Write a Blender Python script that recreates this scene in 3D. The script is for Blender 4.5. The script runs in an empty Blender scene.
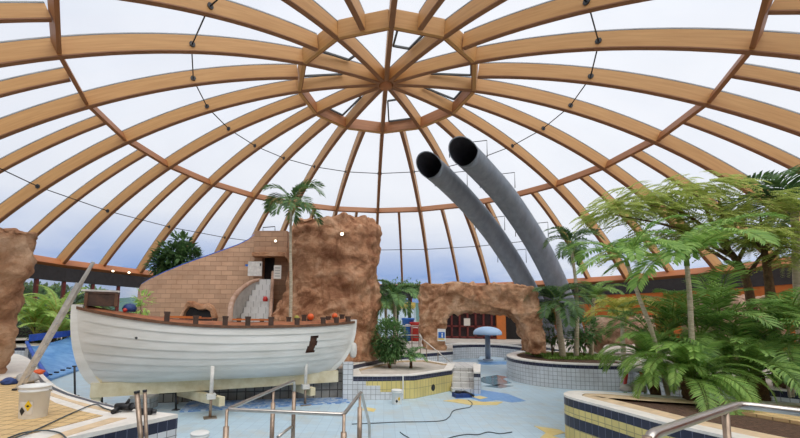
import bpy, bmesh, math, random
from mathutils import Vector, Matrix, noise
random.seed(7)
PI = math.pi
sc = bpy.context.scene
col = sc.collection
V = Vector

# ------------------------------------------------------------------ camera
EZ = 1.55                 # eye height above the deck (deck z = 0)
FZ = -0.92                # pool floor
F, PX, PY = 390.87, 353.87, 278.61
YAW, PIT, ROL = -0.079, 0.1, -0.015

def _rot():
    c, s = math.cos(YAW), math.sin(YAW)
    R1 = Matrix(((c, -s, 0), (s, c, 0), (0, 0, 1)))
    c, s = math.cos(PIT), math.sin(PIT)
    R2 = Matrix(((1, 0, 0), (0, c, s), (0, -s, c)))
    c, s = math.cos(ROL), math.sin(ROL)
    R3 = Matrix(((c, 0, -s), (0, 1, 0), (s, 0, c)))
    return R3 @ R2 @ R1
MC = _rot()
MCT = MC.transposed()

def ray(px, py):
    return MCT @ V(((px - PX) / F, 1.0, -(py - PY) / F))

def G(px, py, z=0.0):      # point of the photo on the horizontal plane at height z
    d = ray(px, py)
    t = (z - EZ) / d.z
    return V((d.x * t, d.y * t, z))

def A(px, py, Y):          # point of the photo at distance Y
    d = ray(px, py)
    t = Y / d.y
    return V((d.x * t, Y, EZ + d.z * t))

cam_d = bpy.data.cameras.new('camera')
cam = bpy.data.objects.new('camera', cam_d)
col.objects.link(cam)
r_, f_, u_ = MC[0], MC[1], MC[2]
cm = Matrix((
    (r_[0], u_[0], -f_[0], 0.0),
    (r_[1], u_[1], -f_[1], 0.0),
    (r_[2], u_[2], -f_[2], EZ),
    (0, 0, 0, 1)))
cam.matrix_world = cm
cam_d.sensor_fit = 'HORIZONTAL'
cam_d.sensor_width = 36
cam_d.lens = F / 800 * 36
cam_d.shift_x = (400 - PX) / 800
cam_d.shift_y = (PY - 219) / 800
cam_d.clip_end = 2000
sc.camera = cam

# ------------------------------------------------------------------ materials
def s2l(c):
    return tuple(((x / 255) / 12.92 if x / 255 <= .04045 else ((x / 255 + .055) / 1.055) ** 2.4) for x in c) + (1.0,)

def new_mat(name):
    m = bpy.data.materials.new(name)
    m.use_nodes = True
    nt = m.node_tree
    return m, nt, nt.nodes['Principled BSDF'], nt.nodes['Material Output']

def mat(name, rgb, rough=.6, metal=0.0, var=0.12, scale=4.0, bump=0.0, bscale=30.0, rgb2=None, spec=None, detail=4, stretch=None):
    """noise-varied surface: base colour wanders between rgb and rgb2"""
    m, nt, b, out = new_mat(name)
    b.inputs['Roughness'].default_value = rough
    b.inputs['Metallic'].default_value = metal
    if spec is not None:
        b.inputs['Specular IOR Level'].default_value = spec
    tc = nt.nodes.new('ShaderNodeTexCoord')
    src = tc.outputs['Object']
    if stretch:
        mp = nt.nodes.new('ShaderNodeMapping'); mp.inputs['Scale'].default_value = stretch
        nt.links.new(src, mp.inputs['Vector']); src = mp.outputs['Vector']
    n = nt.nodes.new('ShaderNodeTexNoise')
    n.inputs['Scale'].default_value = scale; n.inputs['Detail'].default_value = detail; n.inputs['Roughness'].default_value = .6
    nt.links.new(src, n.inputs['Vector'])
    r = nt.nodes.new('ShaderNodeValToRGB')
    a = s2l(rgb)
    c2 = s2l(rgb2) if rgb2 else tuple(min(1, x * (1 + var * 2)) for x in a[:3]) + (1,)
    c1 = a if rgb2 else tuple(x * (1 - var * 2) for x in a[:3]) + (1,)
    r.color_ramp.elements[0].position = .32; r.color_ramp.elements[1].position = .68
    r.color_ramp.elements[0].color = c1; r.color_ramp.elements[1].color = c2
    nt.links.new(n.outputs['Fac'], r.inputs['Fac'])
    nt.links.new(r.outputs['Color'], b.inputs['Base Color'])
    if bump:
        n2 = nt.nodes.new('ShaderNodeTexNoise'); n2.inputs['Scale'].default_value = bscale; n2.inputs['Detail'].default_value = 5
        nt.links.new(src, n2.inputs['Vector'])
        bp = nt.nodes.new('ShaderNodeBump'); bp.inputs['Strength'].default_value = bump; bp.inputs['Distance'].default_value = .05
        nt.links.new(n2.outputs['Fac'], bp.inputs['Height']); nt.links.new(bp.outputs['Normal'], b.inputs['Normal'])
    return m

def tile_mat(name, rgb, grout, tw, th, rough=.35, mortar=.012, var=.06, dirt=.25, offset=0.0, dirt_rgb=(120, 105, 90), bump=.2, coord='UV'):
    m, nt, b, out = new_mat(name)
    b.inputs['Roughness'].default_value = rough
    tc = nt.nodes.new('ShaderNodeTexCoord')
    br = nt.nodes.new('ShaderNodeTexBrick')
    br.offset = offset; br.squash = 1.0
    a = s2l(rgb)
    br.inputs['Color1'].default_value = a
    br.inputs['Color2'].default_value = tuple(x * (1 - var * 3) for x in a[:3]) + (1,)
    br.inputs['Mortar'].default_value = s2l(grout)
    br.inputs['Scale'].default_value = 1.0
    br.inputs['Mortar Size'].default_value = mortar
    br.inputs['Mortar Smooth'].default_value = .1
    br.inputs['Brick Width'].default_value = tw
    br.inputs['Row Height'].default_value = th
    nt.links.new(tc.outputs[coord], br.inputs['Vector'])
    n = nt.nodes.new('ShaderNodeTexNoise'); n.inputs['Scale'].default_value = 1.3; n.inputs['Detail'].default_value = 7; n.inputs['Roughness'].default_value = .65
    nt.links.new(tc.outputs['Object'], n.inputs['Vector'])
    r = nt.nodes.new('ShaderNodeValToRGB')
    r.color_ramp.elements[0].position = .48; r.color_ramp.elements[1].position = .72
    r.color_ramp.elements[0].color = (0, 0, 0, 1); r.color_ramp.elements[1].color = (dirt, dirt, dirt, 1)
    nt.links.new(n.outputs['Fac'], r.inputs['Fac'])
    mx = nt.nodes.new('ShaderNodeMixRGB')
    nt.links.new(r.outputs['Color'], mx.inputs['Fac'])
    nt.links.new(br.outputs['Color'], mx.inputs['Color1'])
    mx.inputs['Color2'].default_value = s2l(dirt_rgb)
    nt.links.new(mx.outputs['Color'], b.inputs['Base Color'])
    if bump:
        bp = nt.nodes.new('ShaderNodeBump'); bp.inputs['Strength'].default_value = bump; bp.inputs['Distance'].default_value = .01
        bp.invert = True
        nt.links.new(br.outputs['Fac'], bp.inputs['Height']); nt.links.new(bp.outputs['Normal'], b.inputs['Normal'])
    return m

def rock_mat(name, c1, c2, c3, sc_=.9):
    m, nt, b, out = new_mat(name)
    b.inputs['Roughness'].default_value = .92
    b.inputs['Specular IOR Level'].default_value = .15
    tc = nt.nodes.new('ShaderNodeTexCoord')
    n = nt.nodes.new('ShaderNodeTexNoise'); n.inputs['Scale'].default_value = sc_; n.inputs['Detail'].default_value = 9; n.inputs['Roughness'].default_value = .68
    n.inputs['Distortion'].default_value = .6
    nt.links.new(tc.outputs['Object'], n.inputs['Vector'])
    r = nt.nodes.new('ShaderNodeValToRGB')
    e = r.color_ramp.elements
    e[0].position = .36; e[0].color = s2l(c1); e[1].position = .64; e[1].color = s2l(c3)
    k = e.new(.5); k.color = s2l(c2)
    nt.links.new(n.outputs['Fac'], r.inputs['Fac'])
    nt.links.new(r.outputs['Color'], b.inputs['Base Color'])
    n2 = nt.nodes.new('ShaderNodeTexNoise'); n2.inputs['Scale'].default_value = 3.5; n2.inputs['Detail'].default_value = 12; n2.inputs['Roughness'].default_value = .7
    nt.links.new(tc.outputs['Object'], n2.inputs['Vector'])
    bp = nt.nodes.new('ShaderNodeBump'); bp.inputs['Strength'].default_value = 1; bp.inputs['Distance'].default_value = .25
    nt.links.new(n2.outputs['Fac'], bp.inputs['Height']); nt.links.new(bp.outputs['Normal'], b.inputs['Normal'])
    return m

def leaf_mat(name, c1, c2, trans=.35, scale=1.5, rough=.5):
    m, nt, b, out = new_mat(name)
    b.inputs['Roughness'].default_value = rough
    b.inputs['Specular IOR Level'].default_value = .35
    geo = nt.nodes.new('ShaderNodeNewGeometry')
    tc = nt.nodes.new('ShaderNodeTexCoord')
    n = nt.nodes.new('ShaderNodeTexNoise'); n.inputs['Scale'].default_value = scale; n.inputs['Detail'].default_value = 3
    nt.links.new(tc.outputs['Object'], n.inputs['Vector'])
    ad = nt.nodes.new('ShaderNodeMath'); ad.operation = 'ADD'
    ml = nt.nodes.new('ShaderNodeMath'); ml.operation = 'MULTIPLY'; ml.inputs[1].default_value = .55
    nt.links.new(geo.outputs['Random Per Island'], ml.inputs[0])
    m2 = nt.nodes.new('ShaderNodeMath'); m2.operation = 'MULTIPLY'; m2.inputs[1].default_value = .55
    nt.links.new(n.outputs['Fac'], m2.inputs[0])
    nt.links.new(ml.outputs[0], ad.inputs[0]); nt.links.new(m2.outputs[0], ad.inputs[1])
    r = nt.nodes.new('ShaderNodeValToRGB')
    r.color_ramp.elements[0].position = .1; r.color_ramp.elements[1].position = .9
    r.color_ramp.elements[0].color = s2l(c1); r.color_ramp.elements[1].color = s2l(c2)
    nt.links.new(ad.outputs[0], r.inputs['Fac'])
    nt.links.new(r.outputs['Color'], b.inputs['Base Color'])
    tr = nt.nodes.new('ShaderNodeBsdfTranslucent')
    nt.links.new(r.outputs['Color'], tr.inputs['Color'])
    mx = nt.nodes.new('ShaderNodeMixShader'); mx.inputs['Fac'].default_value = trans
    nt.links.new(b.outputs[0], mx.inputs[1]); nt.links.new(tr.outputs[0], mx.inputs[2])
    nt.links.new(mx.outputs[0], out.inputs['Surface'])
    return m

def wood_mat(name, c1, c2, rough=.55, band=(1, 1, 1)):
    m, nt, b, out = new_mat(name)
    b.inputs['Roughness'].default_value = rough
    tc = nt.nodes.new('ShaderNodeTexCoord')
    mp = nt.nodes.new('ShaderNodeMapping'); mp.inputs['Scale'].default_value = band
    nt.links.new(tc.outputs['UV'], mp.inputs['Vector'])
    n = nt.nodes.new('ShaderNodeTexNoise'); n.inputs['Scale'].default_value = 1.0; n.inputs['Detail'].default_value = 6; n.inputs['Roughness'].default_value = .6
    nt.links.new(mp.outputs['Vector'], n.inputs['Vector'])
    r = nt.nodes.new('ShaderNodeValToRGB')
    r.color_ramp.elements[0].position = .3; r.color_ramp.elements[1].position = .7
    r.color_ramp.elements[0].color = s2l(c1); r.color_ramp.elements[1].color = s2l(c2)
    nt.links.new(n.outputs['Fac'], r.inputs['Fac']); nt.links.new(r.outputs['Color'], b.inputs['Base Color'])
    return m

def glass_mat(name, tint, haze, haze_rgb, gloss=.06, trans_only=False):
    """pane: mostly see-through, part milky, a little mirror"""
    m, nt, b, out = new_mat(name)
    nt.nodes.remove(b)
    t = nt.nodes.new('ShaderNodeBsdfTransparent'); t.inputs['Color'].default_value = tint + (1,)
    d = nt.nodes.new('ShaderNodeBsdfTranslucent'); d.inputs['Color'].default_value = haze_rgb + (1,)
    mx = nt.nodes.new('ShaderNodeMixShader')
    tc = nt.nodes.new('ShaderNodeTexCoord')
    n = nt.nodes.new('ShaderNodeTexNoise'); n.inputs['Scale'].default_value = .35; n.inputs['Detail'].default_value = 5
    nt.links.new(tc.outputs['Object'], n.inputs['Vector'])
    mr = nt.nodes.new('ShaderNodeMapRange'); mr.inputs['To Min'].default_value = haze * .7; mr.inputs['To Max'].default_value = haze * 1.3
    nt.links.new(n.outputs['Fac'], mr.inputs['Value'])
    nt.links.new(mr.outputs['Result'], mx.inputs['Fac'])
    nt.links.new(t.outputs[0], mx.inputs[1]); nt.links.new(d.outputs[0], mx.inputs[2])
    g = nt.nodes.new('ShaderNodeBsdfGlossy'); g.inputs['Roughness'].default_value = .08
    m2 = nt.nodes.new('ShaderNodeMixShader'); m2.inputs['Fac'].default_value = gloss
    nt.links.new(mx.outputs[0], m2.inputs[1]); nt.links.new(g.outputs[0], m2.inputs[2])
    nt.links.new(m2.outputs[0], out.inputs['Surface'])
    return m

def emis_mat(name, rgb, s):
    m, nt, b, out = new_mat(name)
    b.inputs['Base Color'].default_value = s2l(rgb)
    b.inputs['Emission Color'].default_value = s2l(rgb)
    b.inputs['Emission Strength'].default_value = s
    return m

M = {}
M['glulam'] = wood_mat('glulam', (188, 138, 82), (208, 160, 102), band=(.5, 9, 1))
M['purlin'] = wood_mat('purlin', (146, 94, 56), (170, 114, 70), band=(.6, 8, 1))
M['rib_bottom'] = wood_mat('rib_bottom_brown', (136, 90, 58), (156, 108, 72), band=(.5, 9, 1))  # darker brown for the bottom strip of each rib
M['ringbeam'] = wood_mat('ring_beam', (176, 108, 66), (192, 124, 78), band=(.5, 8, 1))
M['glazebar'] = mat('glazing_bar', (70, 74, 76), .5)
M['pane'] = glass_mat('milky_pane', (.93, .94, .96), .22, (.9, .92, .95), .03)
M['clear'] = glass_mat('window_glass', (.8, .84, .86), .04, (.8, .8, .8), .12)
M['steel'] = mat('brushed_steel', (196, 190, 182), .28, 1.0, .05, 8)
M['steel_old'] = mat('weathered_steel', (166, 146, 128), .4, .8, .15, 8)
M['dark_metal'] = mat('dark_metal', (58, 58, 60), .5, .3)
M['black'] = mat('black_plastic', (26, 26, 28), .5)  # on the boat's bolt hole disc it stands in for shade
M['fascia'] = mat('fascia', (50, 50, 54), .6)
M['redbrown'] = mat('red_frame', (112, 44, 40), .5)
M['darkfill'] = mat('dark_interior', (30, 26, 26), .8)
M['redglass'] = mat('dim_glass', (52, 40, 44), .12)
M['orange_wall'] = mat('orange_wall', (196, 112, 52), .8, var=.08, scale=1.2)
M['rock'] = rock_mat('rock', (156, 108, 78), (206, 158, 122), (232, 194, 160))
M['rock_dark'] = rock_mat('rock_cliff', (156, 106, 78), (198, 146, 110), (222, 178, 144), 1.3)
M['rock_pink'] = rock_mat('rock_pink', (160, 122, 100), (204, 166, 142), (224, 192, 170))
M['brick'] = tile_mat('stone_block', (188, 150, 120), (148, 116, 92), .52, .21, .9, .010, .08, .6, .5, (150, 112, 84), .8)
M['white_tile'] = tile_mat('white_tile', (216, 218, 220), (126, 126, 126), .15, .15, .3, .006, .03, .3)
M['grey_tile'] = tile_mat('dim_tile', (170, 166, 158), (84, 80, 76), .25, .25, .5, .016, .1, .6, dirt_rgb=(70, 60, 52))
M['yellow_tile'] = tile_mat('yellow_tile', (226, 208, 132), (158, 146, 104), .15, .3, .35, .007, .05, .2)
M['navy_tile'] = tile_mat('navy_tile', (38, 42, 66), (92, 98, 120), .15, .3, .3, .005, .1, .1)
M['floor_tile'] = tile_mat('pool_floor', (184, 206, 218), (164, 186, 200), .25, .25, .45, .007, .03, .55, dirt_rgb=(186, 180, 164), bump=.1)
M['deck_tile'] = tile_mat('deck_tile', (220, 188, 134), (158, 128, 88), .2, .2, .6, .011, .05, .4, dirt_rgb=(190, 164, 128), bump=.1)
M['coping'] = mat('white_coping', (228, 222, 212), .5, var=.05, scale=6)
M['beige'] = mat('beige_coping', (214, 188, 152), .6, var=.08, scale=5)
M['paleconcrete'] = mat('pale_deck', (190, 180, 168), .8, var=.1, scale=2)
M['step_tile'] = tile_mat('step_tile', (212, 210, 206), (150, 146, 140), .3, .3, .4, .01, .04, .4)
M['plaster'] = mat('grey_plaster', (176, 172, 166), .8, var=.1, scale=3)
M['pebble'] = None
M['hull'] = mat('hull_paint', (226, 222, 210), .45, var=.05, scale=1.2, rgb2=(236, 234, 226), rgb=None) if False else mat('hull_paint', (214, 211, 202), .5, rgb2=(236, 234, 228), scale=1.6, detail=8, stretch=(.5, .5, 2.5))
M['keel'] = mat('keel_paint', (206, 190, 150), .6, rgb2=(232, 222, 192), scale=3, detail=8)
M['hull_in'] = mat('hull_inside', (66, 44, 34), .8, rgb2=(100, 64, 46), scale=5)
M['rust_wood'] = mat('boat_deck', (118, 70, 44), .8, rgb2=(168, 104, 66), scale=4, stretch=(1, 1, 1), detail=8)
M['gunwale'] = mat('gunwale_wood', (84, 56, 40), .6, rgb2=(120, 82, 56), scale=5)
M['dark_wood'] = mat('dark_wood', (58, 42, 34), .7, rgb2=(88, 62, 48), scale=6)
M['alu'] = mat('aluminium', (204, 198, 190), .42, .6, .08, 8)
M['duct'] = mat('duct_grey', (134, 142, 152), .55, .1, .08, 3, stretch=(1, 1, .3))
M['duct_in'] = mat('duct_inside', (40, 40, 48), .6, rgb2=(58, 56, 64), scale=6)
M['blue_slide'] = mat('blue_slide', (74, 132, 196), .4, rgb2=(128, 176, 222), scale=2.2, detail=6)
M['blue_rim'] = mat('blue_rim', (40, 84, 178), .4, var=.1)
M['mush'] = mat('mushroom_blue', (166, 200, 236), .4, rgb2=(184, 212, 242), scale=3)
M['pale_blue'] = mat('pale_blue', (196, 216, 228), .5, var=.05)
M['white_pl'] = mat('white_plastic', (230, 230, 226), .4, var=.03)
M['white_paint'] = mat('white_paint', (216, 212, 204), .6, var=.07, scale=8)
M['label_y'] = mat('label_yellow', (236, 196, 40), .5, var=.02)
M['label_w'] = mat('label_white', (222, 216, 206), .5, var=.02)
M['orange_pl'] = mat('orange_plastic', (226, 96, 40), .5, var=.05)
M['red_pl'] = mat('red_plastic', (196, 52, 44), .5, var=.05)
M['blue_pl'] = mat('blue_plastic', (38, 104, 190), .5, var=.05)
M['tarp'] = mat('blue_tarp', (40, 64, 120), .6, var=.15, scale=8)
M['yellow_pl'] = mat('yellow_plastic', (232, 206, 110), .5, var=.05)
M['mosaic_blue'] = mat('mosaic_blue', (92, 144, 204), .4, rgb2=(132, 172, 214), scale=7, detail=8)
M['mosaic_yellow'] = mat('mosaic_yellow', (222, 194, 108), .4, rgb2=(226, 208, 150), scale=5, detail=8)
M['puddle'] = mat('wet_patch', (120, 152, 166), .06, var=.04)
M['cable'] = mat('grey_cable', (74, 84, 88), .6)
M['soil'] = mat('soil', (70, 52, 40), 1, rgb2=(112, 84, 64), scale=14, bump=.8, bscale=40, detail=8)
M['bark_pale'] = mat('palm_bark', (172, 158, 132), .9, rgb2=(212, 200, 176), scale=6, stretch=(1, 1, 6), bump=.4)
M['bark'] = mat('bark', (92, 70, 50), .95, rgb2=(130, 100, 72), scale=8, bump=.6)
M['fibre'] = mat('palm_fibre', (70, 50, 34), 1, rgb2=(110, 80, 52), scale=16, bump=.8)
M['lf_areca'] = leaf_mat('leaf_areca', (66, 112, 50), (160, 196, 104))
M['lf_bright'] = leaf_mat('leaf_bright', (84, 138, 58), (172, 206, 108))
M['lf_dark'] = leaf_mat('leaf_dark', (44, 76, 46), (112, 146, 88))
M['lf_palm'] = leaf_mat('leaf_palm', (56, 98, 58), (134, 172, 106))
M['lf_airy'] = leaf_mat('leaf_airy', (132, 156, 70), (210, 218, 130), .5)
M['lf_fern'] = leaf_mat('leaf_fern', (138, 184, 88), (212, 232, 140), .45)
M['lf_yellow'] = leaf_mat('leaf_yellow', (150, 156, 64), (214, 206, 110), .4)
M['grassy'] = leaf_mat('leaf_cover', (86, 128, 52), (150, 180, 84))
M['glow'] = emis_mat('lamp_glow', (255, 236, 205), 4.0)
M['hill'] = mat('far_hill', (92, 116, 124), 1, rgb2=(70, 104, 84), scale=.02)
M['lawn'] = mat('lawn', (78, 100, 62), 1, rgb2=(104, 122, 78), scale=.3)

def pebble_mat():
    m, nt, b, out = new_mat('pebble_mosaic')
    tc = nt.nodes.new('ShaderNodeTexCoord')
    v = nt.nodes.new('ShaderNodeTexVoronoi'); v.inputs['Scale'].default_value = 11
    nt.links.new(tc.outputs['Object'], v.inputs['Vector'])
    r = nt.nodes.new('ShaderNodeValToRGB')
    e = r.color_ramp.elements
    e[0].position = 0; e[0].color = s2l((86, 128, 186)); e[1].position = 1; e[1].color = s2l((196, 206, 214))
    k = e.new(.5); k.color = s2l((128, 160, 200))
    sp = nt.nodes.new('ShaderNodeSeparateColor')
    nt.links.new(v.outputs['Color'], sp.inputs[0])
    nt.links.new(sp.outputs[0], r.inputs['Fac']); nt.links.new(r.outputs['Color'], b.inputs['Base Color'])
    b.inputs['Roughness'].default_value = .5
    return m
M['pebble'] = pebble_mat()

# ------------------------------------------------------------------ object helpers
WP = {}      # world position of every root / part, so children can be built in world coordinates

class MB:
    """collects shapes (in world coordinates) and links them as ONE mesh object"""
    def __init__(s):
        s.v = []; s.f = []; s.uv = []; s.mi = []; s.sm = []
    def face(s, pts, mi=0, uv=None, smooth=False):
        i = len(s.v)
        s.v += [V(p) for p in pts]
        s.f.append(list(range(i, i + len(pts))))
        s.uv.append(uv or [(0, 0)] * len(pts)); s.mi.append(mi); s.sm.append(smooth)
    def grid(s, rows, mi=0, uvs=None, smooth=True, closed=False):
        i0 = len(s.v); n = len(rows[0])
        for r in rows: s.v += [V(p) for p in r]
        for a in range(len(rows) - 1):
            for b in range(n if closed else n - 1):
                b2 = (b + 1) % n
                q = [(a, b), (a, b2), (a + 1, b2), (a + 1, b)]
                s.f.append([i0 + x * n + y for x, y in q])
                if uvs: s.uv.append([uvs[x][y] for x, y in q])
                else: s.uv.append([(y, x) for x, y in q])
                s.mi.append(mi); s.sm.append(smooth)
    def box(s, c, size, rz=0.0, mi=0, rot=None):
        c = V(c); h = V(size) / 2
        R = rot if rot is not None else Matrix.Rotation(rz, 3, 'Z')
        P = [c + R @ V((x * h.x, y * h.y, z * h.z)) for x in (-1, 1) for y in (-1, 1) for z in (-1, 1)]
        for q, (a, b) in (((0, 1, 3, 2), (1, 2)), ((4, 6, 7, 5), (1, 2)), ((0, 4, 5, 1), (0, 2)), ((2, 3, 7, 6), (0, 2)), ((0, 2, 6, 4), (0, 1)), ((1, 5, 7, 3), (0, 1))):
            L = [V(((1 if k & 4 else -1) * h.x, (1 if k & 2 else -1) * h.y, (1 if k & 1 else -1) * h.z)) for k in q]
            s.face([P[k] for k in q], mi, [(l[a], l[b]) for l in L])
    def beam(s, p, q, w, d, up=V((0, 0, 1)), mi=0, down=False):
        """bar from p to q, w across, d along up (centred, or hanging above p-q when down)"""
        p, q = V(p), V(q); x = (q - p); L = x.length; x.normalize()
        y = V(up).cross(x).normalized(); z = x.cross(y)
        R = Matrix((x, y, z)).transposed()
        c = (p + q) / 2 + (z * d / 2 if down else V((0, 0, 0)))
        s.box(c, (L, w, d), rot=R, mi=mi)
    def tube(s, pts, r, seg=8, mi=0, cap=True):
        pts = [V(p) for p in pts]; n = len(pts)
        rr = r if isinstance(r, (list, tuple)) else [r] * n
        rows = []; prev = None
        for i in range(n):
            t = (pts[min(i + 1, n - 1)] - pts[max(i - 1, 0)]).normalized()
            if prev is None:
                a = t.orthogonal().normalized()
            else:
                a = (prev - t * prev.dot(t)).normalized()
            prev = a; b = t.cross(a)
            rows.append([pts[i] + (a * math.cos(2 * PI * k / seg) + b * math.sin(2 * PI * k / seg)) * rr[i] for k in range(seg)])
        s.grid(rows, mi, closed=True)
        if cap:
            s.face(rows[0][::-1], mi); s.face(rows[-1], mi)
    def lathe(s, c, prof, seg=20, mi=0):
        c = V(c)
        rows = [[c + V((r * math.cos(2 * PI * k / seg), r * math.sin(2 * PI * k / seg), z)) for k in range(seg)] for r, z in prof]
        s.grid(rows, mi, closed=True)
    def prism(s, poly, z0, z1, mi_top=0, mi_side=0, zs=None):
        """upright solid over a 2-D outline; zs: list of (z_lo, z_hi, mi) bands of the side"""
        n = len(poly)
        ar = sum(poly[i][0] * poly[(i + 1) % n][1] - poly[(i + 1) % n][0] * poly[i][1] for i in range(n))
        if ar < 0: poly = poly[::-1]
        P = [V((p[0], p[1], 0)) for p in poly]
        s.face([V((p.x, p.y, z1)) for p in P], mi_top, [(p.x, p.y) for p in P])
        s.face([V((p.x, p.y, z0)) for p in P[::-1]], mi_side, [(p.x, p.y) for p in P[::-1]])
        u = 0
        for i in range(n):
            a, b = P[i], P[(i + 1) % n]; L = (b - a).length
            for (lo, hi, mi) in (zs or [(z0, z1, mi_side)]):
                s.face([(a.x, a.y, lo), (b.x, b.y, lo), (b.x, b.y, hi), (a.x, a.y, hi)], mi, [(u, lo - z0), (u + L, lo - z0), (u + L, hi - z0), (u, hi - z0)])
            u += L
    def build(s, name, mats, parent=None, smooth=None, weld=True):
        me = bpy.data.meshes.new(name)
        off = WP[parent.name] if parent is not None else None
        if off is None:
            mn = V((min(p.x for p in s.v), min(p.y for p in s.v), min(p.z for p in s.v))); mx_ = V((max(p.x for p in s.v), max(p.y for p in s.v), max(p.z for p in s.v)))
            off = V(((mn.x + mx_.x) / 2, (mn.y + mx_.y) / 2, mn.z))
        me.from_pydata([p - off for p in s.v], [], s.f)
        ul = me.uv_layers.new(name='UVMap')
        k = 0
        for uv in s.uv:
            for t in uv:
                ul.data[k].uv = t; k += 1
        for m in (mats if isinstance(mats, (list, tuple)) else [mats]): me.materials.append(m)
        for p, mi, sm in zip(me.polygons, s.mi, s.sm):
            p.material_index = mi; p.use_smooth = sm if smooth is None else smooth
        me.update()
        if weld:
            bm = bmesh.new(); bm.from_mesh(me); bmesh.ops.remove_doubles(bm, verts=bm.verts, dist=2e-5); bm.to_mesh(me); bm.free()
        o = bpy.data.objects.new(name, me); col.objects.link(o)
        if parent is not None:
            o.parent = parent
        else:
            o.location = off
        WP[o.name] = V(off)
        return o

def tag(o, label=None, cat=None, group=None, kind=None):
    if label: o['label'] = label
    if cat: o['category'] = cat
    if group: o['group'] = group
    if kind: o['kind'] = kind
    return o

def empty(name, loc, label=None, cat=None, group=None, kind=None):
    o = bpy.data.objects.new(name, None); col.objects.link(o)
    o.location = loc; o.empty_display_size = .2
    WP[o.name] = V(loc)
    return tag(o, label, cat, group, kind)

def copy_tree(o, loc, label=None, parent=None):
    c = o.copy(); col.objects.link(c)
    if parent is None:
        c.location = loc
        if label: c['label'] = label
    else:
        c.parent = parent
    for ch in [x for x in bpy.data.objects if x.parent == o]:
        copy_tree(ch, None, None, c)
    return c

def smooth_path(pts, n=8):
    """Catmull-Rom through the points"""
    pts = [V(p) for p in pts]; P = [pts[0] * 2 - pts[1]] + pts + [pts[-1] * 2 - pts[-2]]
    out = []
    for i in range(1, len(P) - 2):
        for k in range(n):
            t = k / n
            a, b, c, d = P[i - 1], P[i], P[i + 1], P[i + 2]
            out.append(.5 * ((2 * b) + (c - a) * t + (2 * a - 5 * b + 4 * c - d) * t * t + (3 * b - a - 3 * c + d) * t ** 3))
    out.append(pts[-1].copy())
    return out

def rockify(mb, name, m, parent=None, voxel=.12, amp=.18, freq=.7, seed=0.0, strata=0.0, ground=None):
    """weld the rough blocks into one skin and roughen it"""
    me = bpy.data.meshes.new('tmp'); me.from_pydata(mb.v, [], mb.f)
    bm = bmesh.new(); bm.from_mesh(me); bmesh.ops.remove_doubles(bm, verts=bm.verts, dist=1e-4); bmesh.ops.recalc_face_normals(bm, faces=bm.faces); bm.to_mesh(me); bm.free()
    t = bpy.data.objects.new('tmp', me); col.objects.link(t)
    md = t.modifiers.new('r', 'REMESH'); md.mode = 'VOXEL'; md.voxel_size = voxel
    sm = t.modifiers.new('s', 'SMOOTH'); sm.factor = .5; sm.iterations = 3
    dg = bpy.context.evaluated_depsgraph_get(); dg.update()
    ev = t.evaluated_get(dg)
    m2 = bpy.data.meshes.new_from_object(ev)
    bpy.data.objects.remove(t)
    bm = bmesh.new(); bm.from_mesh(m2); bm.normal_update()
    sd = V((seed * 7.3, seed * 3.1, seed * 5.7))
    new = []
    for v in bm.verts:
        p = v.co * freq + sd
        d = noise.fractal(p, 1.0, 2.0, 4) * amp
        cell = noise.voronoi(v.co * freq * 1.3 + sd)[0]
        d += (cell[1] - cell[0] - .35) * amp * .9
        d += noise.noise(V((v.co.x * 1.9, v.co.y * 1.9, v.co.z * .4)) + sd) * amp * .55
        d -= abs(noise.noise(v.co * freq * 2.6 - sd)) * amp * .8
        d += noise.noise(v.co * freq * 5.5 + sd) * amp * .30 + noise.noise(v.co * freq * 11 - sd) * amp * .14 - (1 - min(1, abs(noise.noise(V((v.co.x, v.co.y, v.co.z * .5)) * freq * 1.9 + sd)) * 7)) * amp * .35
        if strata:
            d += strata * (math.floor((v.co.z * 1.9 + noise.noise(v.co * .6) * .9)) % 2 - .5)
        new.append(v.co + v.normal * d)
    for v, c in zip(bm.verts, new):
        v.co = c
        if ground is not None and v.co.z < ground: v.co.z = ground
    bm.to_mesh(m2); bm.free()
    out = MB()
    out.v = [v.co.copy() for v in m2.vertices]; out.f = [list(p.vertices) for p in m2.polygons]
    out.uv = [[(0, 0)] * len(f) for f in out.f]; out.mi = [0] * len(out.f); out.sm = [True] * len(out.f)
    bpy.data.meshes.remove(m2)
    return out.build(name, m, parent)
SKY, SUN, EXPOSURE = 0.82, 3.0, 0.12
# ------------------------------------------------------------------ the glazed dome
D = 21.0
CY = D
SZ = EZ - .966 * D          # centre of the sphere the ribs lie on
RHO = 1.59 * D              # sphere of the rib undersides
PH = -.046
def ph_of(r): return math.asin(r / 1.59)
PU, PM, PB = ph_of(.235), ph_of(.70), ph_of(1.115)
PR1, PR2 = ph_of(.48), ph_of(.925)
def ang(k): return math.radians(15 * k) + PH
def S(t, ph, off=0.0):
    r = RHO + off
    return V((r * math.sin(ph) * math.sin(t), CY + r * math.sin(ph) * math.cos(t), SZ + r * math.cos(ph)))
RD, RW = .70, .24           # rib depth and width

dome = empty('ceiling', (0, CY, EZ + .16 * D), 'shallow round timber dome with milky glazing between curved ribs', 'dome', kind='structure')

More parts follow.
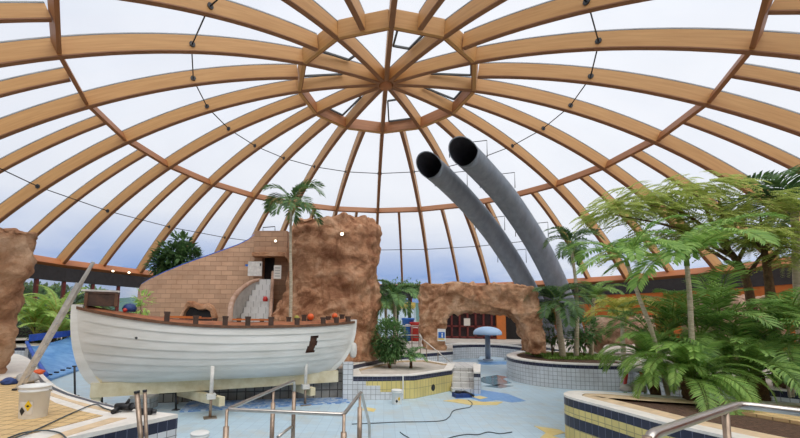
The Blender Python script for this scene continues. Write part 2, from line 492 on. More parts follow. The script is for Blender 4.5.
def rib(t, p0, p1, dep, w, n):
    mb = MB(); tg = V((math.cos(t), -math.sin(t), 0))
    A_ = []; L = 0; prev = None
    for i in range(n + 1):
        p = p0 + (p1 - p0) * i / n
        b = S(t, p, RD - dep); tp = S(t, p, RD); lm = S(t, p, RD - dep + .045)
        if prev is not None: L += (b - prev).length
        prev = b
        A_.append((b - tg * w / 2, b + tg * w / 2, tp + tg * w / 2, tp - tg * w / 2, L, tp, S(t, p, RD + .07), lm))
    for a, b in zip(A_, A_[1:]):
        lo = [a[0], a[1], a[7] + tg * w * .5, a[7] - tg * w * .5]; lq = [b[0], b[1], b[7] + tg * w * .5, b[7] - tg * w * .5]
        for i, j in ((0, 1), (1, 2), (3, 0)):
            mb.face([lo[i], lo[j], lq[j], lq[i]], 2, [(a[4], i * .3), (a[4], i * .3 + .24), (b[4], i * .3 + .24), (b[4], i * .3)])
        a0, b0 = a, b; a = (lo[3], lo[2]) + a[2:]; b = (lq[3], lq[2]) + b[2:]
        for i in (1, 2, 3):
            j = (i + 1) % 4
            v0 = (0, w, w + dep, 2 * w + dep)[i]; v1 = (w, w + dep, 2 * w + dep, 2 * w + 2 * dep)[i]
            mb.face([a[i], a[j], b[j], b[i]], 0, [(a[4], v0), (a[4], v1), (b[4], v1), (b[4], v0)])
        for sg in (-1, 1):      # the dark glazing bar along the top
            q = [x + tg * sg * w * .5 for x in (a[5], a[6], b[6], b[5])]
            mb.face(q, 1)
        mb.face([a[5] - tg * w / 2, a[5] + tg * w / 2, b[5] + tg * w / 2, b[5] - tg * w / 2], 1)
    mb.face(list(A_[0][:4])[::-1], 0); mb.face(list(A_[-1][:4]), 0)
    return mb.build('rib', [M['glulam'], M['glazebar'], M['rib_bottom']], dome)

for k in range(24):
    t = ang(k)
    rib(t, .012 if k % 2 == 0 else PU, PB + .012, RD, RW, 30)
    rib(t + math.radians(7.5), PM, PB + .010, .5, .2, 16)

def chord(name, t0, t1, ph, dep, w, off0, m, trim=.1):
    a, b = S(t0, ph, off0), S(t1, ph, off0)
    d = (b - a).normalized(); a = a + d * trim; b = b - d * trim
    mid = (a + b) / 2; up = (mid - V((0, CY, SZ))).normalized()
    mb = MB(); mb.beam(a, b, w, dep, up, down=True)
    return mb.build(name, m, dome)

for k in range(24):
    chord('purlin', ang(k), ang(k + 1), PM, .52, .16, .10, M['purlin'])
    chord('eaves_beam', ang(k), ang(k + 1), PB + .004, .62, .3, -.12, M['ringbeam'], 0)
for k in range(0, 24, 2):
    rb_ = chord('ring_beam', ang(k), ang(k + 2), PU, .78, .2, -.02, M['glulam'])
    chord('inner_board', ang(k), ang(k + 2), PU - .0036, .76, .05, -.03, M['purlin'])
for k in range(24):
    for ph_ in (PR1, PR2):
        a, b = S(ang(k), ph_, .3), S(ang(k + 1), ph_, .3)
        mb = MB(); mb.tube([a, b], .03, 6)
        d = (b - a).normalized()
        for c, sg in ((a, 1), (b, -1)):      # the bolted plates on the rib sides
            mb.tube([c + d * sg * RW * .5, c + d * sg * (RW * .5 + .04)], .13, 8)
        mb.build('tie_rod', M['dark_metal'], dome)
mb = MB(); mb.lathe(S(0, 0, 0) - V((0, 0, .1)), [(.001, 0), (.34, 0), (.34, .95), (.001, .95)], 24)
mb.build('hub', M['ringbeam'], dome)

def pane(t0, t1, p0, p1, n, off=RD + .03):
    mb = MB(); rows = []
    for i in range(n + 1):
        p = p0 + (p1 - p0) * i / n
        a, b = S(t0, p, off), S(t1, p, off)
        rows.append([a, b])
    mb.grid(rows)
    return mb.build('pane', M['pane'], dome)
for k in range(24):
    pane(ang(k), ang(k + 1), PU, PM, 8)
    pane(ang(k), ang(k + .5), PM, PB + .01, 6); pane(ang(k + .5), ang(k + 1), PM, PB + .01, 6)
for k in range(0, 24, 2):
    o = pane(ang(k), ang(k + 2), .012, PU, 4)
    if k in (0, 4, 6, 10, 14, 16, 20):       # opening lights with their own dark frames
        t0, t1 = ang(k + .35), ang(k + 1.65)
        q = [S(t0, PU * .93, RD - .05), S(t1, PU * .93, RD - .05), S(t1, PU * .5, RD - .05), S(t0, PU * .5, RD - .05)]
        mb = MB()
        for a, b in zip(q, q[1:] + q[:1]): mb.beam(a, b, .09, .09)
        mb.build('skylight_frame', M['glazebar'], dome)

# ------------------------------------------------------------------ the wall round the foot of the dome
RB = 1.115 * D
ZE = S(0, PB).z             # eaves height
def B(t, z, r=RB): return V((r * math.sin(t), CY + r * math.cos(t), z))
walls = {}
for nm, k0, k1, lab in (('wall_left', -11, -3, 'long glazed wall with dark fascia and red brown posts'), ('wall_back', -3, 3, 'glazed wall under dark fascia at the far side of the dome'), ('wall_right', 3, 11, 'orange wall under dark fascia behind the palms')):
    w = empty(nm, B(ang((k0 + k1) / 2), 0), lab, 'wall', kind='structure'); walls[nm] = w
    for k in range(k0, k1):
        t0, t1 = ang(k), ang(k + 1)
        r = RB - .15
        a, b = B(t0, 0, r), B(t1, 0, r)
        mb = MB(); mb.beam(a + V((0, 0, ZE - .79)), b + V((0, 0, ZE - .79)), .35, .95)
        mb.build('fascia', M['fascia'], w)
        if nm == 'wall_right':
            mb = MB(); mb.beam(a + V((0, 0, 1.9)), b + V((0, 0, 1.9)), .25, 3.8); mb.build('wall_panel', M['orange_wall'], w)
        else:
            mb = MB(); mb.beam(a + V((0, 0, .3)), b + V((0, 0, .3)), .25, .6); mb.build('sill', M['darkfill'], w)
            for j in range(3):
                p = a.lerp(b, j / 3); mb = MB(); mb.box((p.x, p.y, 2.2), (.2, .2, 3.2), -(t0 + t1) / 2); mb.build('post', M['redbrown'], w)
            p0, p1 = a.copy(), b.copy()
            mb = MB(); mb.face([p0 + V((0, 0, .6)), p1 + V((0, 0, .6)), p1 + V((0, 0, 3.85)), p0 + V((0, 0, 3.85))]); mb.build('glazing', M['clear'], w)
            if k % 4 == 0 and k < -3:     # dark sheets standing in for shaded rooms behind some of the glass
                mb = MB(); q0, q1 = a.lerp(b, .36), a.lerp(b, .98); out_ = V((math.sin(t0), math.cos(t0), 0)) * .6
                mb.beam(q0 + out_ + V((0, 0, 2)), q1 + out_ + V((0, 0, 2)), .1, 2.9); mb.build('dark_room_sheet', M['darkfill'], w)
w = empty('wall_rear', B(PI, 0), 'plain wall behind the viewer', 'wall', kind='structure')
mb = MB()
mb.grid([[B(ang(k), z, RB - .1) for k in range(11, 14)] for z in (0, ZE)], smooth=False); mb.build('wall_panel', M['plaster'], w)

# outside: lawn, hills, hedge
mb = MB(); mb.grid([[V((r * math.sin(a), CY + r * math.cos(a), -.15)) for a in [2 * PI * i / 48 for i in range(48)]] for r in (RB + .3, 60, 400)], closed=True)
tag(mb.build('ground', M['lawn']), 'green lawn outside around the dome', 'lawn', kind='structure')
mb = MB(); rows = [[], []]
for i in range(97):
    a = 2 * PI * i / 96
    h = 14 + 16 * abs(noise.fractal(V((math.sin(a) * 2.2, math.cos(a) * 2.2, 3)), 1, 2, 4)) + (14 if -2.0 < math.atan2(math.sin(a), math.cos(a)) < -.9 else 0)
    rows[0].append(V((380 * math.sin(a), 380 * math.cos(a), -2))); rows[1].append(V((420 * math.sin(a), 420 * math.cos(a), h)))
mb.grid(rows); tag(mb.build('hills', M['hill']), 'distant blue green hills outside', 'hills', kind='structure')

# ------------------------------------------------------------------ pool floor and decks
def disc(r, z, n=72): return [V((r * math.sin(2 * PI * i / n), CY + r * math.cos(2 * PI * i / n), z)) for i in range(n)]
mb = MB(); P_ = disc(RB - .05, FZ); mb.face(P_[::-1], 0, [(p.x, p.y) for p in P_[::-1]])
floor = tag(mb.build('floor', M['floor_tile']), 'pale blue tiled floor of the drained pool', 'pool floor', kind='structure')

def flat(poly, th, name, m, parent, z=None):
    mb = MB(); mb.prism([(p.x, p.y) for p in poly], (poly[0].z if z is None else z), (poly[0].z if z is None else z) + th); return mb.build(name, m, parent)
def GP(pts, z): return [G(x, y, z) for x, y in pts]

# pictures set in the pool floor
flat(GP([(455, 399), (462, 392), (476, 389), (488, 391), (508, 394), (526, 401), (512, 402.5), (497, 400), (483, 402), (470, 398)], FZ), .006, 'star_inlay', M['mosaic_blue'], floor)
flat(GP([(443, 401), (458, 399), (482, 402), (503, 402), (497, 405), (470, 405), (455, 402.5)], FZ), .009, 'star_inlay', M['mosaic_yellow'], floor)
flat(GP([(472, 397), (480, 396), (488, 398), (480, 399.5)], FZ), .010, 'star_inlay', M['mosaic_yellow'], floor)
flat(GP([(534, 426), (548, 428), (560, 430), (565, 433), (552, 436), (566, 440), (540, 438), (546, 433)], FZ), .008, 'star_inlay', M['mosaic_yellow'], floor)
flat(GP([(365, 407), (376, 409), (374, 412), (362, 410)], FZ), .006, 'star_inlay', M['mosaic_yellow'], floor)
flat(GP([(483, 377), (497, 375), (508, 377), (503, 379), (512, 383), (496, 386), (484, 383), (478, 380)], FZ), .004, 'wet_patch', M['puddle'], floor)
flat(GP([(482, 386), (500, 384.5), (514, 386), (500, 388.5)], FZ), .004, 'wet_patch', M['puddle'], floor)

NAVY, WT, YT = 1, 2, 3
WALLM = [M['coping'], M['navy_tile'], M['white_tile'], M['yellow_tile'], M['grey_tile'], M['paleconcrete'], M['deck_tile'], M['beige']]
def bands(spec): return spec
WHITE_SIDE = [(FZ, -.17, WT), (-.17, -.05, NAVY), (-.05, 0, 0)]
YELLOW_SIDE = [(FZ, -.19, YT), (-.19, -.05, NAVY), (-.05, 0, 0)]

def inset(poly, d):
    """shrink a 2-D outline by d"""
    P = [V((p[0], p[1], 0)) for p in poly]; n = len(P)
    ar = sum(P[i].x * P[(i + 1) % n].y - P[(i + 1) % n].x * P[i].y for i in range(n))
    s = 1 if ar > 0 else -1; out = []
    for i in range(n):
        a, b, c = P[i - 1], P[i], P[(i + 1) % n]
        n1 = V((-(b - a).y, (b - a).x, 0)).normalized() * s; n2 = V((-(c - b).y, (c - b).x, 0)).normalized() * s
        m = (n1 + n2)
        m = m / max(.35, m.length_squared / 2) if m.length > 1e-6 else n1
        out.append(b + m * d)
    return out

def xy(pts): return [(p.x, p.y) for p in pts]
def arc_xy(px_pts, n=6): return xy(smooth_path([G(x, y, 0) for x, y in px_pts], n))

# left deck: the tiled platform with the bucket
corner = G(178, 414)
edge_back = arc_xy([(178, 414), (150, 411), (124, 407.5), (100, 402), (76, 395), (60, 388), (50, 381), (42, 373), (35, 365), (28, 358), (18, 354)], 4)
e_end = G(18, 354)
left_poly = edge_back + [(e_end.x - 12, e_end.y + 1.5), (-19, 3.0), (-14, -3), tuple((corner + (G(79, 435) - corner) * 4.2).xy)]
mb = MB(); mb.prism(left_poly, FZ, 0, 0, WT, zs=[(FZ, -.22, WT), (-.22, -.06, NAVY), (-.06, 0, 0)])
deck_l = tag(mb.build('floor_left', WALLM), 'white edged tiled deck where the bucket stands', 'deck', kind='structure')
flat(GP([(-60, 470), (-80, 388), (2, 380), (26, 375), (36, 384), (44, 396), (55, 403), (80, 411), (103, 416), (60, 427), (24, 435.5), (-6, 443)], 0), .006, 'tan_tiles', M['deck_tile'], deck_l)
flat(GP([(47, 391), (70, 399.5), (100, 407.5), (119, 411.5), (113, 413), (88, 407.5), (62, 399.5), (46, 394.5)], 0), .006, 'beige_band', M['beige'], deck_l)
flat(GP([(111, 418), (127, 418.2), (74, 434), (50, 442), (20, 448), (64, 432)], 0), .006, 'beige_band', M['beige'], deck_l)
flat(GP([(34, 374.5), (41, 383), (50, 388.5), (66, 395), (92, 402.5), (118, 408.8), (120, 407.8), (94, 401.3), (68, 393.7), (53, 387), (44, 381.5), (37, 373.5)], 0), .008, 'dark_line', M['navy_tile'], deck_l)

# back deck: carries the boulder tower, block wall and stair; its front wall runs behind the boat
fw_l, fw_r = G(104, 404.5, FZ), G(345, 397.8, FZ)
front_a = V((fw_l.x, fw_l.y, 0)); front_b = V((fw_r.x, fw_r.y, 0))
front_a = front_a + (front_a - front_b).normalized() * -1.0
fern_l = G(28, 346); fern_r = G(86, 342)
back_poly = [(front_a.x, front_a.y + .9), (front_b.x, front_b.y + .9), (A(395, 300, 17).x, 17.0), (A(422, 300, 18.5).x, 18.6), (A(452, 300, 20.5).x, 20.4), (A(452, 300, 27).x, 27)]
far = [G(x, 343.5) for x in (452, 470, 490, 505, 520)]
n_arc = [(RB - .4) * math.sin(ang(a)) for a in range(6)]
ring = [((RB - .3) * math.sin(ang(a)), CY + (RB - .3) * math.cos(ang(a))) for a in (2, 1, 0, -1, -2, -3, -4, -5, -6, -7)]
back_poly = back_poly + [(p.x, p.y) for p in far] + [(far[-1].x + 2.5, far[-1].y + .3)] + ring + [(e_end.x - 11, e_end.y + 2.6), (fern_l.x, fern_l.y), (fern_r.x, fern_r.y + .4), (front_a.x, front_a.y + 5)]
mb = MB(); mb.prism(back_poly, FZ, -.02, 5, WT, zs=[(FZ, -.22, WT), (-.22, -.07, NAVY), (-.07, -.02, 0)])
tag(mb.build('floor_back', WALLM), 'pale deck at the back of the pool', 'deck', kind='structure')
# dim tiled wall behind the boat with its pebble strip at the foot
mb = MB(); d = (front_b - front_a).normalized(); nrm = V((d.y, -d.x, 0))
q = [front_a - nrm * .02, front_b - nrm * .02, front_b - nrm * .9, front_a - nrm * .9]
mb.prism(xy(q), FZ, -.03, 5, 4)
tag(mb.build('wall_pool', WALLM), 'dim tiled pool wall behind the boat', 'wall', kind='structure')
q = [front_a + d * 1.2 + nrm * .02, front_b + nrm * .02, front_b + nrm * .75, front_a + d * 1.2 + nrm * 1.25]
flat([V((p.x, p.y, FZ)) for p in q], .03, 'pebble_strip', M['pebble'], floor)

# right deck beyond the island, and the pale wall by the planter
rp = [(G(625, 362).x, G(625, 362).y), (A(660, 300, 12.2).x, 12.2), (A(800, 300, 10.2).x, 10.2), (16, 8), (20, 12)] + [((RB - .3) * math.sin(ang(a)), CY + (RB - .3) * math.cos(ang(a))) for a in (7, 6, 5, 4, 3, 2.05)] + [(far[-1].x + 2.45, far[-1].y + .25), (G(548, 346).x, G(548, 346).y + 4)]
mb = MB(); mb.prism(rp, FZ, -.03, 5, WT, zs=[(FZ, -.22, WT), (-.22, -.07, NAVY), (-.07, -.03, 0)])
tag(mb.build('floor_right', WALLM), 'pale deck behind the palms', 'deck', kind='structure')
# ------------------------------------------------------------------ planters and pool walls
def planter(name, label, poly, side, top_z=0.0, soil=None, rim=.3, cap=None, cat='planter'):
    """tiled tub: wall bands, coping rim, bed of soil"""
    c = V((sum(p[0] for p in poly) / len(poly), sum(p[1] for p in poly) / len(poly), FZ))
    root = empty(name, c, label, cat); T_ = V((0, 0, top_z))
    ins = inset(poly, rim)
    mb = MB(); n = len(poly)
    ar = sum(poly[i][0] * poly[(i + 1) % n][1] - poly[(i + 1) % n][0] * poly[i][1] for i in range(n))
    P = [V((p[0], p[1], 0)) for p in poly]; I = [V((p[0], p[1], 0)) for p in ins]
    if ar < 0: P.reverse(); I.reverse()
    u = 0
    for i in range(n):
        a, b = P[i], P[(i + 1) % n]; L = (b - a).length
        sd = side(i, a, b) if callable(side) else side
        for lo, hi, mi in sd:
            mb.face([a + V((0, 0, lo)), b + V((0, 0, lo)), b + V((0, 0, hi)), a + V((0, 0, hi))], mi, [(u, lo - FZ), (u + L, lo - FZ), (u + L, hi - FZ), (u, hi - FZ)])
        u += L
    mb.build('tiled_wall', WALLM, root)
    mb = MB()
    for i in range(n):
        j = (i + 1) % n
        mb.face([P[i] + T_, P[j] + T_, I[j] + T_, I[i] + T_], cap if cap is not None else 0)
        mb.face([I[i] + T_, I[j] + T_, I[j] + T_ - V((0, 0, .2)), I[i] + T_ - V((0, 0, .2))], 7)
    mb.build('coping', WALLM, root)
    mb = MB(); mb.face([p + T_ - V((0, 0, .06)) for p in I], 0); mb.build('soil' if soil is M['soil'] else 'bed', soil or M['paleconcrete'], root)
    return root

# tub with the bush, below the boulder tower: yellow tile steps down to white at its left end
MZ = -.2
pf = [G(x, y, MZ) for x, y in ((353, 375.5), (380, 375.6), (414, 375), (452, 369.5))]
poly = xy(pf) + [(G(455, 363.5, MZ).x, G(455, 363.5, MZ).y), (A(447, 357, 16.2).x, 16.2), (A(424, 352, 17.6).x, 17.4), (A(395, 300, 16.9).x, 16.9), (front_b.x + .05, front_b.y + 1.3)]
def mid_side(i, a, b):
    return [(FZ, MZ - .17, YT), (MZ - .17, MZ - .03, NAVY), (MZ - .03, MZ, 0)]
mid = planter('planter', 'low yellow tiled planter holding the round bush and small palm', poly, mid_side, MZ, soil=M['paleconcrete'], rim=.28)
# white tile steps climbing over the yellow at the left end
a, b = V((pf[0].x, pf[0].y, 0)), V((pf[1].x, pf[1].y, 0)); d = (b - a).normalized(); nn = V((d.y, -d.x, 0))
mb = MB()
for x0, x1, z1 in ((0, .4, MZ - .17), (.4, .84, -.5), (.84, 1.55, -.69)):
    q = [a + d * x0, a + d * x1, a + d * x1 + nn * .015, a + d * x0 + nn * .015]
    mb.prism(xy(q), FZ, z1, 2, 2)
mb.build('white_tiles', WALLM, mid)
pt = A(432.5, 387.5, pf[2].lerp(pf[3], .5).y - .02)
mb = MB(); e_ = (pf[3] - pf[2]).normalized(); e_ = V((e_.x, e_.y, 0)).normalized(); n_ = V((e_.y, -e_.x, 0))
mb.tube([pt + n_ * -.06, pt + n_ * .03], [.11, .11], 16); tag(mb.build('drain_cover', M['black'], mid), 'round black drain grating')
mb = MB(); mb.tube([pt + n_ * .03, pt + n_ * .045], [.05, .05], 12); mb.build('drain_plug', M['dark_metal'], bpy.data.objects['drain_cover'])
p = G(403, 375.2, MZ); mb = MB(); mb.box((p.x, p.y - .03, (FZ + MZ) / 2), (.035, .04, MZ - FZ)); mb.build('pipe', M['white_pl'], mid)
# white pillar at the left end of that tub
pl = [G(343, 375.6, MZ), G(353.2, 375.6, MZ)]
for q in pl: q.z = 0
w_ = (pl[1] - pl[0]); w_.z = 0; wn = V((-w_.y, w_.x, 0)).normalized() * .2
q = [pl[0], pl[1], pl[1] + wn, pl[0] + wn]
mb = MB(); mb.prism(xy(q), FZ, .2, 2, 2)
tag(mb.build('tiled_pillar', WALLM), 'short white tiled pillar between the boat and the yellow planter', 'pillar')

# steps beside it, white tiled cheek wall
s0, s1 = G(456, 364, MZ), G(478, 371, MZ)
st = empty('pool_steps', (s0.x, s0.y, FZ), 'white tiled steps into the pool behind the yellow planter', 'steps')
dirx = V((1, .0, 0))
A0 = V((G(452, 372).x + .05, 0, 0)).x
nst = 5
yb = G(458, 393, FZ).y
for i in range(nst):
    z1 = FZ + (i + 1) * ((MZ - FZ) / (nst + .2)); y0 = yb + i * .30
    xl = A(451.5, 380, y0).x + .02; xr = A(476 + i * .3, 380, y0).x
    mb = MB(); mb.prism([(xl, y0), (xr, y0), (xr, y0 + (nst - i) * .30 + .15), (xl, y0 + (nst - i) * .30 + .15)], FZ, z1); mb.build('step', M['step_tile'], st)
ly0 = yb + nst * .30
mb = MB(); mb.prism([(A(451.5, 380, ly0).x + .02, ly0 - .02), (A(476, 380, ly0).x, ly0 - .02), (A(477, 380, ly0 + 1.6).x, ly0 + 1.6), (A(446, 380, ly0 + 1.6).x, ly0 + 1.6)], FZ, MZ - .01); mb.build('landing', M['step_tile'], st)
cheek0, cheek1 = A(480.5, 380, yb - .1), A(479, 380, yb + 2.3)
mb = MB(); q = [(cheek0.x - .22, yb - .1), (cheek0.x, yb - .1), (cheek1.x + .1, yb + 2.4), (cheek1.x - .2, yb + 2.4)]
mb.prism(q, FZ, MZ, 0, WT, zs=[(FZ, MZ - .17, WT), (MZ - .17, MZ - .05, NAVY), (MZ - .05, MZ, 0)]); mb.build('cheek_wall', WALLM, st)

# far pool wall: curved white wall with dark band, beyond the arch
fw = arc_xy([(436, 347.5), (446, 345.0), (470, 343.8), (496, 344.2), (520, 346.5), (545, 350)], 6)
mb = MB(); poly = fw + [(x, y + .8) for x, y in fw[::-1]]
mb.prism(poly, FZ, .02, 0, WT, zs=[(FZ, -.22, WT), (-.22, -.06, NAVY), (-.06, .02, 0)])
tag(mb.build('wall_far', WALLM), 'curved white pool wall with dark band beyond the rock arch', 'wall', kind='structure')
flat(GP([(478, 361.5), (504, 361.5), (506, 358.2), (480, 358.2)], FZ), .12, 'plinth', M['pale_blue'], floor)
flat(GP([(478, 364.5), (506, 364.5), (507, 361.7), (480, 361.7)], FZ), .015, 'blue_strip', M['blue_slide'], floor)

# island with the palms: white wall, dark band under the coping
isl = arc_xy([(548, 350), (520, 351), (508, 353.5), (507.5, 356), (516, 358.5), (534, 361), (560, 363), (590, 364.2), (625, 364.8), (660, 364)], 6)
isl = isl + [(A(660, 300, 17).x, 18.2), (A(600, 300, 19.6).x, 20.6), (A(560, 300, 20).x, 21.2)]
island = planter('island_planter', 'white tiled planter island with dark top band carrying the arch foot and palms', isl, WHITE_SIDE, soil=M['soil'], rim=.42)
# near right planter: yellow tile with two navy bands
rt = arc_xy([(800, 452), (745, 440), (700, 430), (660, 421), (625, 411.5), (595, 403.5), (574, 398), (564.5, 394.6), (565, 392.2), (574, 390.6), (600, 391.2), (640, 394), (700, 397.5), (790, 402.5)], 5)
rt_end = G(800, 402.5)
def right_side(i, a, b):
    return [(FZ, -.61, YT), (-.61, -.39, NAVY if (a.x < G(632, 413).x and b.y < 9.2) else YT), (-.39, -.20, YT), (-.20, -.045, NAVY), (-.045, 0, 0)]
rt = rt + [(rt_end.x + 2.0, rt_end.y - .5), (rt_end.x + 1.0, 3.2)]
rplant = planter('right_planter', 'yellow tiled planter with navy bands and pale coping in front of the palms', rt, right_side, soil=M['soil'], rim=.34)
rplant.name = 'curved_planter'; WP['curved_planter'] = WP['right_planter']
ip = [p for p in inset(rt, .36)]
ip2 = inset(rt, .75)
mb = MB()
for i in range(len(rt)):
    j = (i + 1) % len(rt)
    mb.face([(ip[i].x, ip[i].y, -.01), (ip[j].x, ip[j].y, -.01), (ip2[j].x, ip2[j].y, -.01), (ip2[i].x, ip2[i].y, -.01)])
mb.build('inner_coping', M['beige'], rplant)
eg = [G(x, y, -.02) for x, y in ((716, 408.5), (742, 405.5), (830, 417), (830, 428))]
mb = MB(); mb.prism(xy(eg), -.06, .0); tag(mb.build('edging_slab', M['deck_tile'], rplant), 'tan edging slab in the bed')

# ------------------------------------------------------------------ rocks
# boulder tower
tower = MB()
def col_rows(cx, cy, prof, n=28, sq=2.6):
    rows = []
    for z, rx, ry, ox in prof:
        r = []
        for k in range(n):
            a = 2 * PI * k / n; c, s = math.cos(a), math.sin(a)
            e = (abs(c) ** sq + abs(s) ** sq) ** (-1 / sq)
            r.append(V((cx + ox + rx * c * e, cy + ry * s * e, z)))
        rows.append(r)
    return rows
def add_col(mb, rows):
    mb.grid(rows, closed=True); mb.face(rows[0][::-1]); mb.face(rows[-1])
TY = 15.6
tl, tr = A(287, 260, TY), A(383, 260, TY); cx = (tl.x + tr.x) / 2; hw = (tr.x - tl.x) / 2
ztop = A(335, 214, TY - 1).z
add_col(tower, col_rows(cx, TY + .4, [(-.02, hw * .98, 2.0, .02), (1.2, hw * .95, 1.9, -.04), (2.6, hw * .93, 1.9, -.02), (4.2, hw * .97, 1.95, .0), (ztop - .5, hw * .96, 1.85, 0), (ztop - .05, hw * .85, 1.6, -.05)]))
add_col(tower, col_rows(cx - hw * .9, TY - .5, [(-.02, 1.05, .8, .0), (1.2, .95, .7, .05), (2.3, .65, .5, .2), (3.2, .3, .3, .45)], 16))
add_col(tower, col_rows(cx - hw * .25, TY - .8, [(-.02, 1.5, 1.0, 0), (1.6, 1.3, .9, 0), (3.2, .9, .7, .2), (4.4, .5, .5, .3)], 16))
tag(rockify(tower, 'boulder_tower', M['rock_dark'], None, .065, .20, .75, 1.0, .05, -.02), 'tall brown artificial rock tower behind the white boat', 'rock')

# arch
arch = MB()
LY, RY = 20.6, 17.6
def box_between(mb, x0, x1, y0, y1, Yl, Yr, dep):
    a, b, c_, d_ = A(x0, y1, Yl), A(x1, y1, Yr), A(x1, y0, Yr), A(x0, y0, Yl)
    o = V((0, dep, 0))
    P = [a, b, c_, d_]; Q = [p + o for p in P]
    mb.face(P); mb.face(Q[::-1])
    for i in range(4):
        j = (i + 1) % 4; mb.face([P[j], P[i], Q[i], Q[j]])
def slab(mb, outline, dep):
    P = [A(x, y, Y) for x, y, Y in outline]; Q = [p + V((.15, dep, 0)) for p in P]
    mb.face(P); mb.face(Q[::-1])
    for i in range(len(P)):
        j = (i + 1) % len(P); mb.face([P[j], P[i], Q[i], Q[j]])
def yl(x): return LY + (RY - LY) * (x - 430) / 105
ol = [(423, 350), (420, 325), (418, 300), (421, 285), (436, 281.5), (460, 281), (490, 282), (512, 284), (528, 284), (536, 288), (541, 300), (545, 325), (549, 355), (530, 355), (529, 340), (523, 323), (514, 315), (502, 313), (480, 312), (460, 312.5), (450, 314), (447, 322), (445, 350)]
slab(arch, [(x, y, yl(x)) for x, y in ol], 1.7)
tag(rockify(arch, 'rock_arch', M['rock'], None, .065, .17, .85, 4.0, .05, -.1), 'wide brown artificial rock arch over the far pool', 'rock arch')

# pillar at the left edge of the picture
lp = MB(); YL = 8.3
e0, e1 = A(38, 300, 9.6), A(-120, 300, 9.6); cx2, hw2 = (e0.x + e1.x) / 2, (e0.x - e1.x) / 2
add_col(lp, col_rows(cx2, YL + .8, [(0, hw2 * .80, 1.0, -.1), (.5, hw2 * .86, 1.05, -.05), (1.3, hw2 * .9, 1.1, 0), (2.3, hw2 * .93, 1.1, 0), (A(15, 224, YL).z - .35, hw2 * 1.0, 1.12, .02), (A(15, 222, YL).z - .02, hw2 * .99, 1.1, 0)], 24))
tag(rockify(lp, 'rock_pillar', M['rock'], None, .055, .13, .8, 9.0, .05, 0), 'brown rock pillar at the edge of the tiled deck', 'rock')

# low rocks behind the palms
for i, (x0, x1, y0, y1, Y, lab) in enumerate(((596, 668, 314, 342, 19.5, 'low pinkish rock with a dark hollow below, behind the palm island'), (700, 796, 292, 330, 16.0, 'broad pinkish rock behind the big palm clump'))):
    b = MB(); p0, p1 = A(x0, y1, Y), A(x1, y0, Y); c = (p0 + p1) / 2; hw_ = (p1.x - p0.x) / 2
    z0 = -.05 if i else .45
    add_col(b, col_rows(c.x, Y + .8, [(z0, hw_ * .95, .8, 0), ((z0 + p1.z) / 2, hw_, .9, 0), (p1.z - .15, hw_ * .8, .7, .1)], 18))
    if i == 0:
        add_col(b, col_rows(c.x + hw_ * .75, Y + 1.0, [(-.04, hw_ * .25, .5, 0), (.6, hw_ * .3, .6, 0)], 12)); add_col(b, col_rows(c.x - hw_ * .7, Y + 1.1, [(-.04, hw_ * .2, .4, 0), (.6, hw_ * .28, .5, 0)], 12))
    tag(rockify(b, 'boulder', M['rock_pink'], None, .09, .14, .9, 12.0 + i, .04, -.08), lab, 'rock')

# ------------------------------------------------------------------ stone block wall with the stair
WY = 16.9
bw = empty('block_wall', A(200, 330, WY) * V((1, 1, 0)) if False else V((A(200, 300, WY).x, WY, -.02)), 'long brown stone block wall rising from left to right behind the boat', 'wall')
prof = [(138, 290, WY + 1.6), (141, 284.5, WY + .9), (150, 279, WY + .35), (165, 272, WY + .1), (182, 265, WY), (200, 258.5, WY), (220, 251.5, WY), (238, 245, WY), (248, 240, WY), (254, 235, WY), (258, 232, WY), (284, 231, WY)]
mb = MB(); u = 0; L0 = None; th = .45
pts = [A(x, y, Y) for x, y, Y in prof]
def wall_piece(mb, pts, th, z0, hole=None):
    us = [0]
    for a, b in zip(pts, pts[1:]): us.append(us[-1] + math.hypot(b.x - a.x, b.y - a.y))
    fr = pts; bk = [p + V((.0, th, 0)) for p in pts]
    for i in range(len(pts) - 1):
        a, b, u0, u1 = pts[i], pts[i + 1], us[i], us[i + 1]
        mb.face([(a.x, a.y, z0), (b.x, b.y, z0), b, a], 0, [(u0, z0), (u1, z0), (u1, b.z), (u0, a.z)], True)
        mb.face([(b.x, b.y + th, z0), (a.x, a.y + th, z0), a + V((0, th, 0)), b + V((0, th, 0))], 0, [(u1, z0), (u0, z0), (u0, a.z), (u1, b.z)])
        mb.face([a, b, b + V((0, th, 0)), a + V((0, th, 0))], 1, [(u0, 0), (u1, 0), (u1, th), (u0, th)])
    a = pts[0]; mb.face([(a.x, a.y + th, z0), (a.x, a.y, z0), a, a + V((0, th, 0))], 0, [(0, z0), (th, z0), (th, a.z), (0, a.z)])
    a = pts[-1]; mb.face([(a.x, a.y, z0), (a.x, a.y + th, z0), a + V((0, th, 0)), a], 0, [(0, z0), (th, z0), (th, a.z), (0, a.z)])
wall_piece(mb, pts, th, -.02)
mb.build('masonry', [M['brick'], M['paleconcrete']], bw)
mb = MB(); mb.tube([p + V((0, .1, .03)) for p in pts[1:10]], .045, 6); tag(mb.build('edge_trim', M['blue_rim'], bw), 'thin blue strip along the sloping top')
